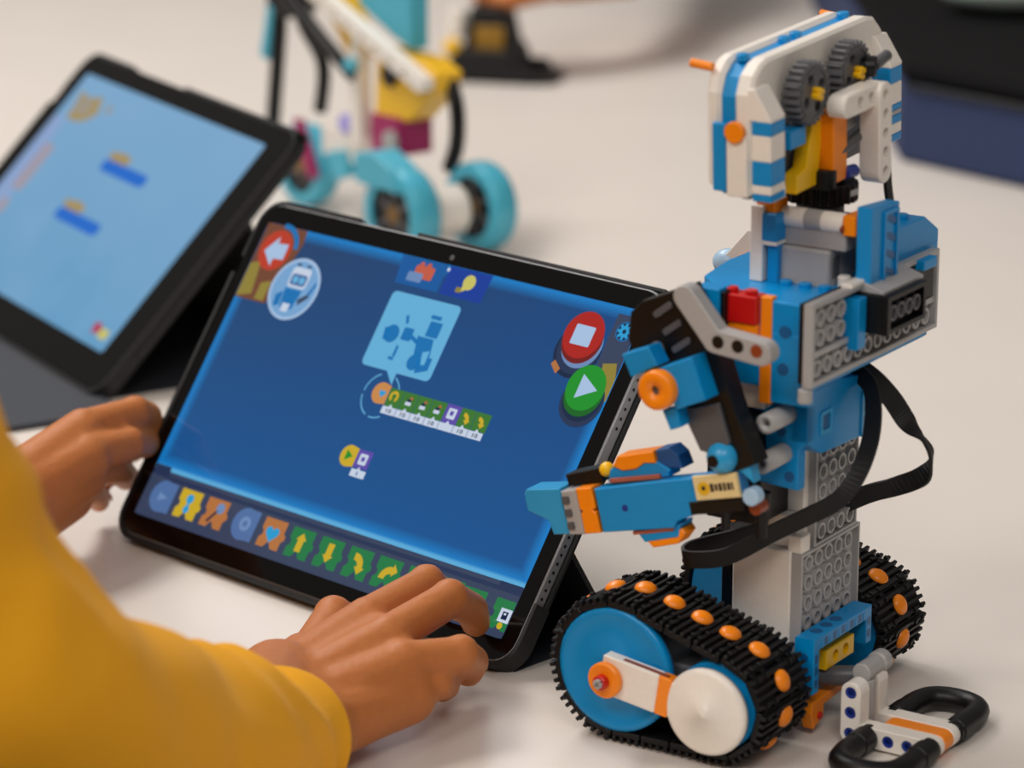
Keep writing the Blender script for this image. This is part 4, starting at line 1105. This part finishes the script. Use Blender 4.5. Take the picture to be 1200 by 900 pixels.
# shirt: trunk and two sleeves as one garment
sh = MB()
def sleeve(path, rad):
    P = spline(path, 8); R = [r.x for r in spline([(r, 0, 0) for r in rad], 8)]
    N = len(P)
    for i in range(N): pass
    n = 40; V = []; F = []; u = None
    for i in range(N):
        t = (P[min(i+1, N-1)]-P[max(i-1, 0)]).normalized()
        u = t.orthogonal().normalized() if u is None else (u-t*u.dot(t)).normalized()
        v = t.cross(u)
        for k in range(n):
            a = 2*pi*k/n
            q = P[i]+(u*cos(a)+v*sin(a))*R[i]
            fold = (.45-abs(sin(i*.42+1.5*sin(a+i*.11)+mnoise.noise(q*.016)*4)))*12*max(0, mnoise.noise(q*.014+Vector((7, 1, 3)))+.32)*min(1, i/6)+mnoise.noise(q*.022)*4.5*min(1, i/5)+mnoise.noise(q*.06)*1.4*min(1, i/4)
            V.append(P[i]+(u*cos(a)+v*sin(a))*(R[i]+fold))
    for i in range(N-1):
        for k in range(n): F.append([i*n+k, i*n+(k+1) % n, (i+1)*n+(k+1) % n, (i+1)*n+k])
    # cuff turned in, so the sleeve is hollow at the wrist
    b = len(V)
    t = (P[1]-P[0]).normalized()
    for (sc, off) in ((.93, 0), (.86, 6), (.84, 22)):
        for k in range(n): V.append(P[0]+(V[k]-P[0])*sc+t*off)
    for j in range(3):
        a0 = 0 if j == 0 else b+(j-1)*n
        for k in range(n): F.append([a0+(k+1) % n, a0+k, b+j*n+k, b+j*n+(k+1) % n])
    sh.add(V, F, True)
sleeve(R_SLEEVE, R_RAD); sleeve(L_SLEEVE, L_RAD)
sh.capsule((-262, 938, 292), (-352, 1026, 295), 46, 46, 24); sh.capsule((-318, 988, 262), (-345, 965, -90), 88, 96, 32)
shirt = sh.obj('yellow_top', CLOTH, None)
m = shirt.modifiers.new('sub', 'SUBSURF'); m.levels = 1; m.render_levels = 1
bake(shirt); adopt(shirt)
shirt['label'] = 'yellow knitted long-sleeved top'
hr = MB(); hr.ball((-296, 1006, 452), 78, 28, (1, 1.05, 1.12)); hr.ball((-318, 984, 425), 62, 24)
adopt(bake(hr.obj('hair', HAIR, None), .004, 3))
for s in (-1, 1):
    q = MB(); q.use(EYEW).ball((-240+s*17-8, 1064-s*17-6, 436), 8.5, 14); q.use(BLACK).ball((-236+s*17-7, 1068-s*17-6, 436), 5, 12); adopt(q.obj('eye', None, None))
# the child stands at the table: trousers and shoes below its edge
DENIM = mat('dark_denim', '2c3448', .8, bump=.2, scale=900)
tr = MB(); tr.capsule((-378, 998, -160), (-312, 932, -160), 72, 72, 20)
for k in (-1, 1):
    hx, hy = -345+k*40, 965-k*39
    tr.capsule((hx, hy, -170), (hx-8, hy-8, -430), 66, 50, 20); tr.capsule((hx-8, hy-8, -430), (hx-14, hy-14, -690), 50, 40, 20)
adopt(bake(tr.obj('trousers', DENIM, None), .006, 3))
for k in (-1, 1):
    hx, hy = -359+k*42, 951-k*41
    q = MB(); q.capsule((hx-20, hy-20, -712), (hx+70, hy+72, -716), 28, 23, 16); adopt(q.obj('shoe', WHITE, None))

# ------------------------------------------------------------------ bike of the second kit, far behind the tablet
BA = radians(-51.5)
bike = empty('toy_tricycle', (-.092, 1.988, 0), (0, 0, BA))
tag(bike, 'blurred teal, yellow and black brick-built toy tricycle behind the front tablet', 'toy')
# local: x along the bike towards the near wheels, y away from us, z up
def wheel(x, y, r, wd, sg):
    q = MB(); q.lathe([(r*.68, 0), (r*.72, -.6), (r*.96, 0), (r, 3), (r, wd-3), (r*.96, wd), (r*.72, wd+.6), (r*.68, wd)], (x, y, r), (0, 1, 0), 36)
    q.f = q.f[:-2]; q.mi = q.mi[:-2]; q.sm = q.sm[:-2]
    t = q.obj('wheel', TEAL, bike)
    CY('rim', BLACK, t, (x, y+2.5, r), (0, 1, 0), r*.7, wd-5, 28, 1)
    CY('hub', mat('ochre_plastic', '7a5612', .4), t, (x, y+1, r), (0, 1, 0), r*.2, wd-2, 16, .5)
    for k in range(6):
        a = 2*pi*k/6; q = MB().box(-1.6, 1.6, y+1.4, y+wd-1.4, 2, r*.6, .3)
        for i, v in enumerate(q.v): q.v[i] = Vector((x+v.x*cos(a)-v.z*sin(a), v.y, r+v.x*sin(a)+v.z*cos(a)))
        q.obj('spoke', DGRAY, t)
wheel(94, -52, 29, 18, 1); wheel(104, 2, 28, 16, 1); wheel(-68, -8, 27, 15, 1)
CY('axle_drum', WHITE, bike, (98, -37, 28), (.12, 1, 0), 15.5, 33, 28, 2)
P('teal_housing', TEAL, bike, [(60, 44), (104, 44), (98, 58), (78, 66), (58, 62)], 34, 54, XZ(0), c=1)
bk = P('magenta_block', MAGENTA, bike, [(19, 50), (50, 53), (50, 77), (19, 76)], -14, 12, XZ(0), c=.6)
CY('grey_hub', LGRAY, bk, (44, -13, 62), (0, -1, 0), 7, 4, 18, .5)
P('yellow_frame', YELLOW, bike, [(21, 74), (56, 76), (84, 98), (86, 110), (70, 116), (24, 118)], -10, 10, XZ(0), [circ(40, 104, 7, 14)], .6)
P('yellow_beam', YELLOW, bike, [(-44, 150), (-20, 150), (8, 120), (4, 108), (-10, 112)], -4, 10, XZ(0), c=.6)
P('white_beam', WHITE, bike, stadium((-36, 148), (80, 104), 5), 10.5, 20, XZ(0), [circ(-36+14.5*k, 148-5.5*k, 2.4, 10) for k in range(1, 8)], .5)
P('teal_body', TEAL, bike, [(-4, 142), (6, 175), (52, 175), (52, 120), (32, 126)], -10, 4, XZ(0), c=1)
P('white_motor', WHITE, bike, [(-4, 52), (8, 52), (6, 122), (-2, 122)], 2, 12, XZ(0), c=.6)
for pts, r in (([(-90, -4, 150), (-93, -4, 110), (-104, -4, 40)], 5), ([(-92, 2, 150), (-74, 2, 120), (-52, 2, 96), (-56, 2, 64)], 4.6), ([(-70, -14, 144), (-38, -14, 122), (4, -14, 98)], 4.6), ([(80, 4, 106), (88, 4, 88), (88, 4, 66), (80, 4, 48)], 5)):
    MB().tube(spline(pts, 6), r, 10).obj('black_tube', BLACK, bike)
P('head_block', BLACK, bike, [(-101, 122), (-74, 124), (-60, 134), (-64, 152), (-98, 152)], -9, 9, XZ(0), c=.6)
P('teal_lamp', TEAL, bike, [(-108, 95), (-100, 93), (-92, 128), (-98, 130)], 2, 10, XZ(0), c=.6)
P('magenta_fork', MAGENTA, bike, [(-64, 60), (-56, 60), (-40, 24), (-48, 24)], 10, 15, XZ(0), c=.4)
P('teal_link', TEAL, bike, [(-34, 42), (-14, 46), (-10, 30), (-26, 24)], 0, 10, XZ(0), c=.4)
CY('black_pin', BLACK, bike, (40, -11, 103), (0, -1, 0), 7, 3, 16, .4)
CY('blue_peg', TEAL, bike, (2, -12, 104), (0, -1, 0), 5, 6, 14, .4)
CY('status_light', LAV, bike, (-12, -6, 64), (0, -1, 0), 6.5, 5, 18, .6)
B('white_floor', WHITE, bike, -44, 12, -6, 16, 38, 58, 1)

# ------------------------------------------------------------------ black and yellow tracked toy, far back, and the arm that holds it
toy = empty('toy_crawler', (-.012, 2.50, 0), (0, 0, radians(-14)))
tag(toy, 'blurred black and yellow toy crawler at the top centre, behind the tricycle', 'toy')
tb = MB().prism([(-40, 0), (46, 0), (52, 5), (24, 9), (18, 26), (-26, 26), (-42, 8)], [], -26, 26, XZ(0), 1).obj('black_base', BLACK, toy)
P('black_tower', BLACK, toy, [(-24, 26), (18, 26), (10, 58), (-18, 58)], -16, 16, XZ(0), c=1)
B('yellow_plate', mat('deep_yellow_plastic', '946c06', .4), toy, -14, 10, -18, -15, 22, 44, 1)
q = MB(); q.ball((-32, -18, 26), 8, 18); q.obj('yellow_ball', YELLOW, toy)
CY('white_horn', WHITE, toy, (-32, -6, 34), (.1, 0, 1), 8, 22, 18, 1)
for y in (-24, 24):
    P('track', RUBBER, toy, stadium((-30, 8), (32, 7), 6.5), -y-4, -y+4, XZ(0), c=.6)
p2 = empty('person', (.35, 3.05, -.74))
tag(p2, 'bare hand and forearm of somebody reaching over the far toy crawler', 'person')
bd = MB()
bd.capsule((150, 2900, 128), (95, 2590, 76), 34, 25, 16); bd.capsule((95, 2590, 76), (40, 2540, 74), 25, 20, 16); bd.capsule((100, 2600, 72), (20, 2545, 72), 20, 16, 16)
for k, (dx, dy, dz, l) in enumerate(((0, -24, 0, 0), (-8, -10, 4, 1), (-10, 6, 4, 1), (-6, 20, 0, 0))):
    b = Vector((30+dx*.4, 2550+dy, 76)); c_ = b+Vector((-30+dx, -10+dy*.3, 0)); d_ = c_+Vector((-14, -6, -14))
    bd.capsule(b, c_, 9.5, 8.5); bd.capsule(c_, d_, 8.5, 7.5)
bd.capsule((45, 2530, 70), (15, 2505, 66), 11, 9); bd.capsule((15, 2505, 66), (-4, 2496, 62), 9, 8)
o = bd.obj('body', SKIN, None); bake(o, .003, 4); o.parent = p2; o.matrix_parent_inverse = Matrix.Translation((-.35, -3.05, .74))
q = MB().tube([(136, 2770, 108), (150, 2900, 128), (175, 3120, 160)], [44, 52, 60], 20); o = q.obj('grey_sleeve', CASEIN, None); o.parent = p2; o.matrix_parent_inverse = Matrix.Translation((-.35, -3.05, .74))

# ------------------------------------------------------------------ dark padded case at the right rear
bag = empty('padded_case', (.272, 2.178, 0))
tag(bag, 'large dark padded case, navy sides and black top, right rear behind the robot head', 'case')
out = [(0, 0), (188, -233), (700, 100), (420, 760), (0, 690)]
MB().prism(out, [], .4, 56, None, 4).obj('navy_side', NAVYBAG, bag)
MB().prism(out, [], 56, 70, None, 5).obj('black_top', BLACKBAG, bag)
MB().tube(spline([(2, -8, 55), (60, -79, 56), (130, -166, 56), (186, -236, 55)], 6), 2, 8).obj('zip', BLACK, bag)
pc = MB(); pc.ball((0, 0, 16), 60, 24, (1, .7, .27))
tag(pc.obj('pouch', GREYGREEN, None, (.385, 2.40, .0702)), 'grey-green soft pouch lying on the dark padded case', 'pouch')
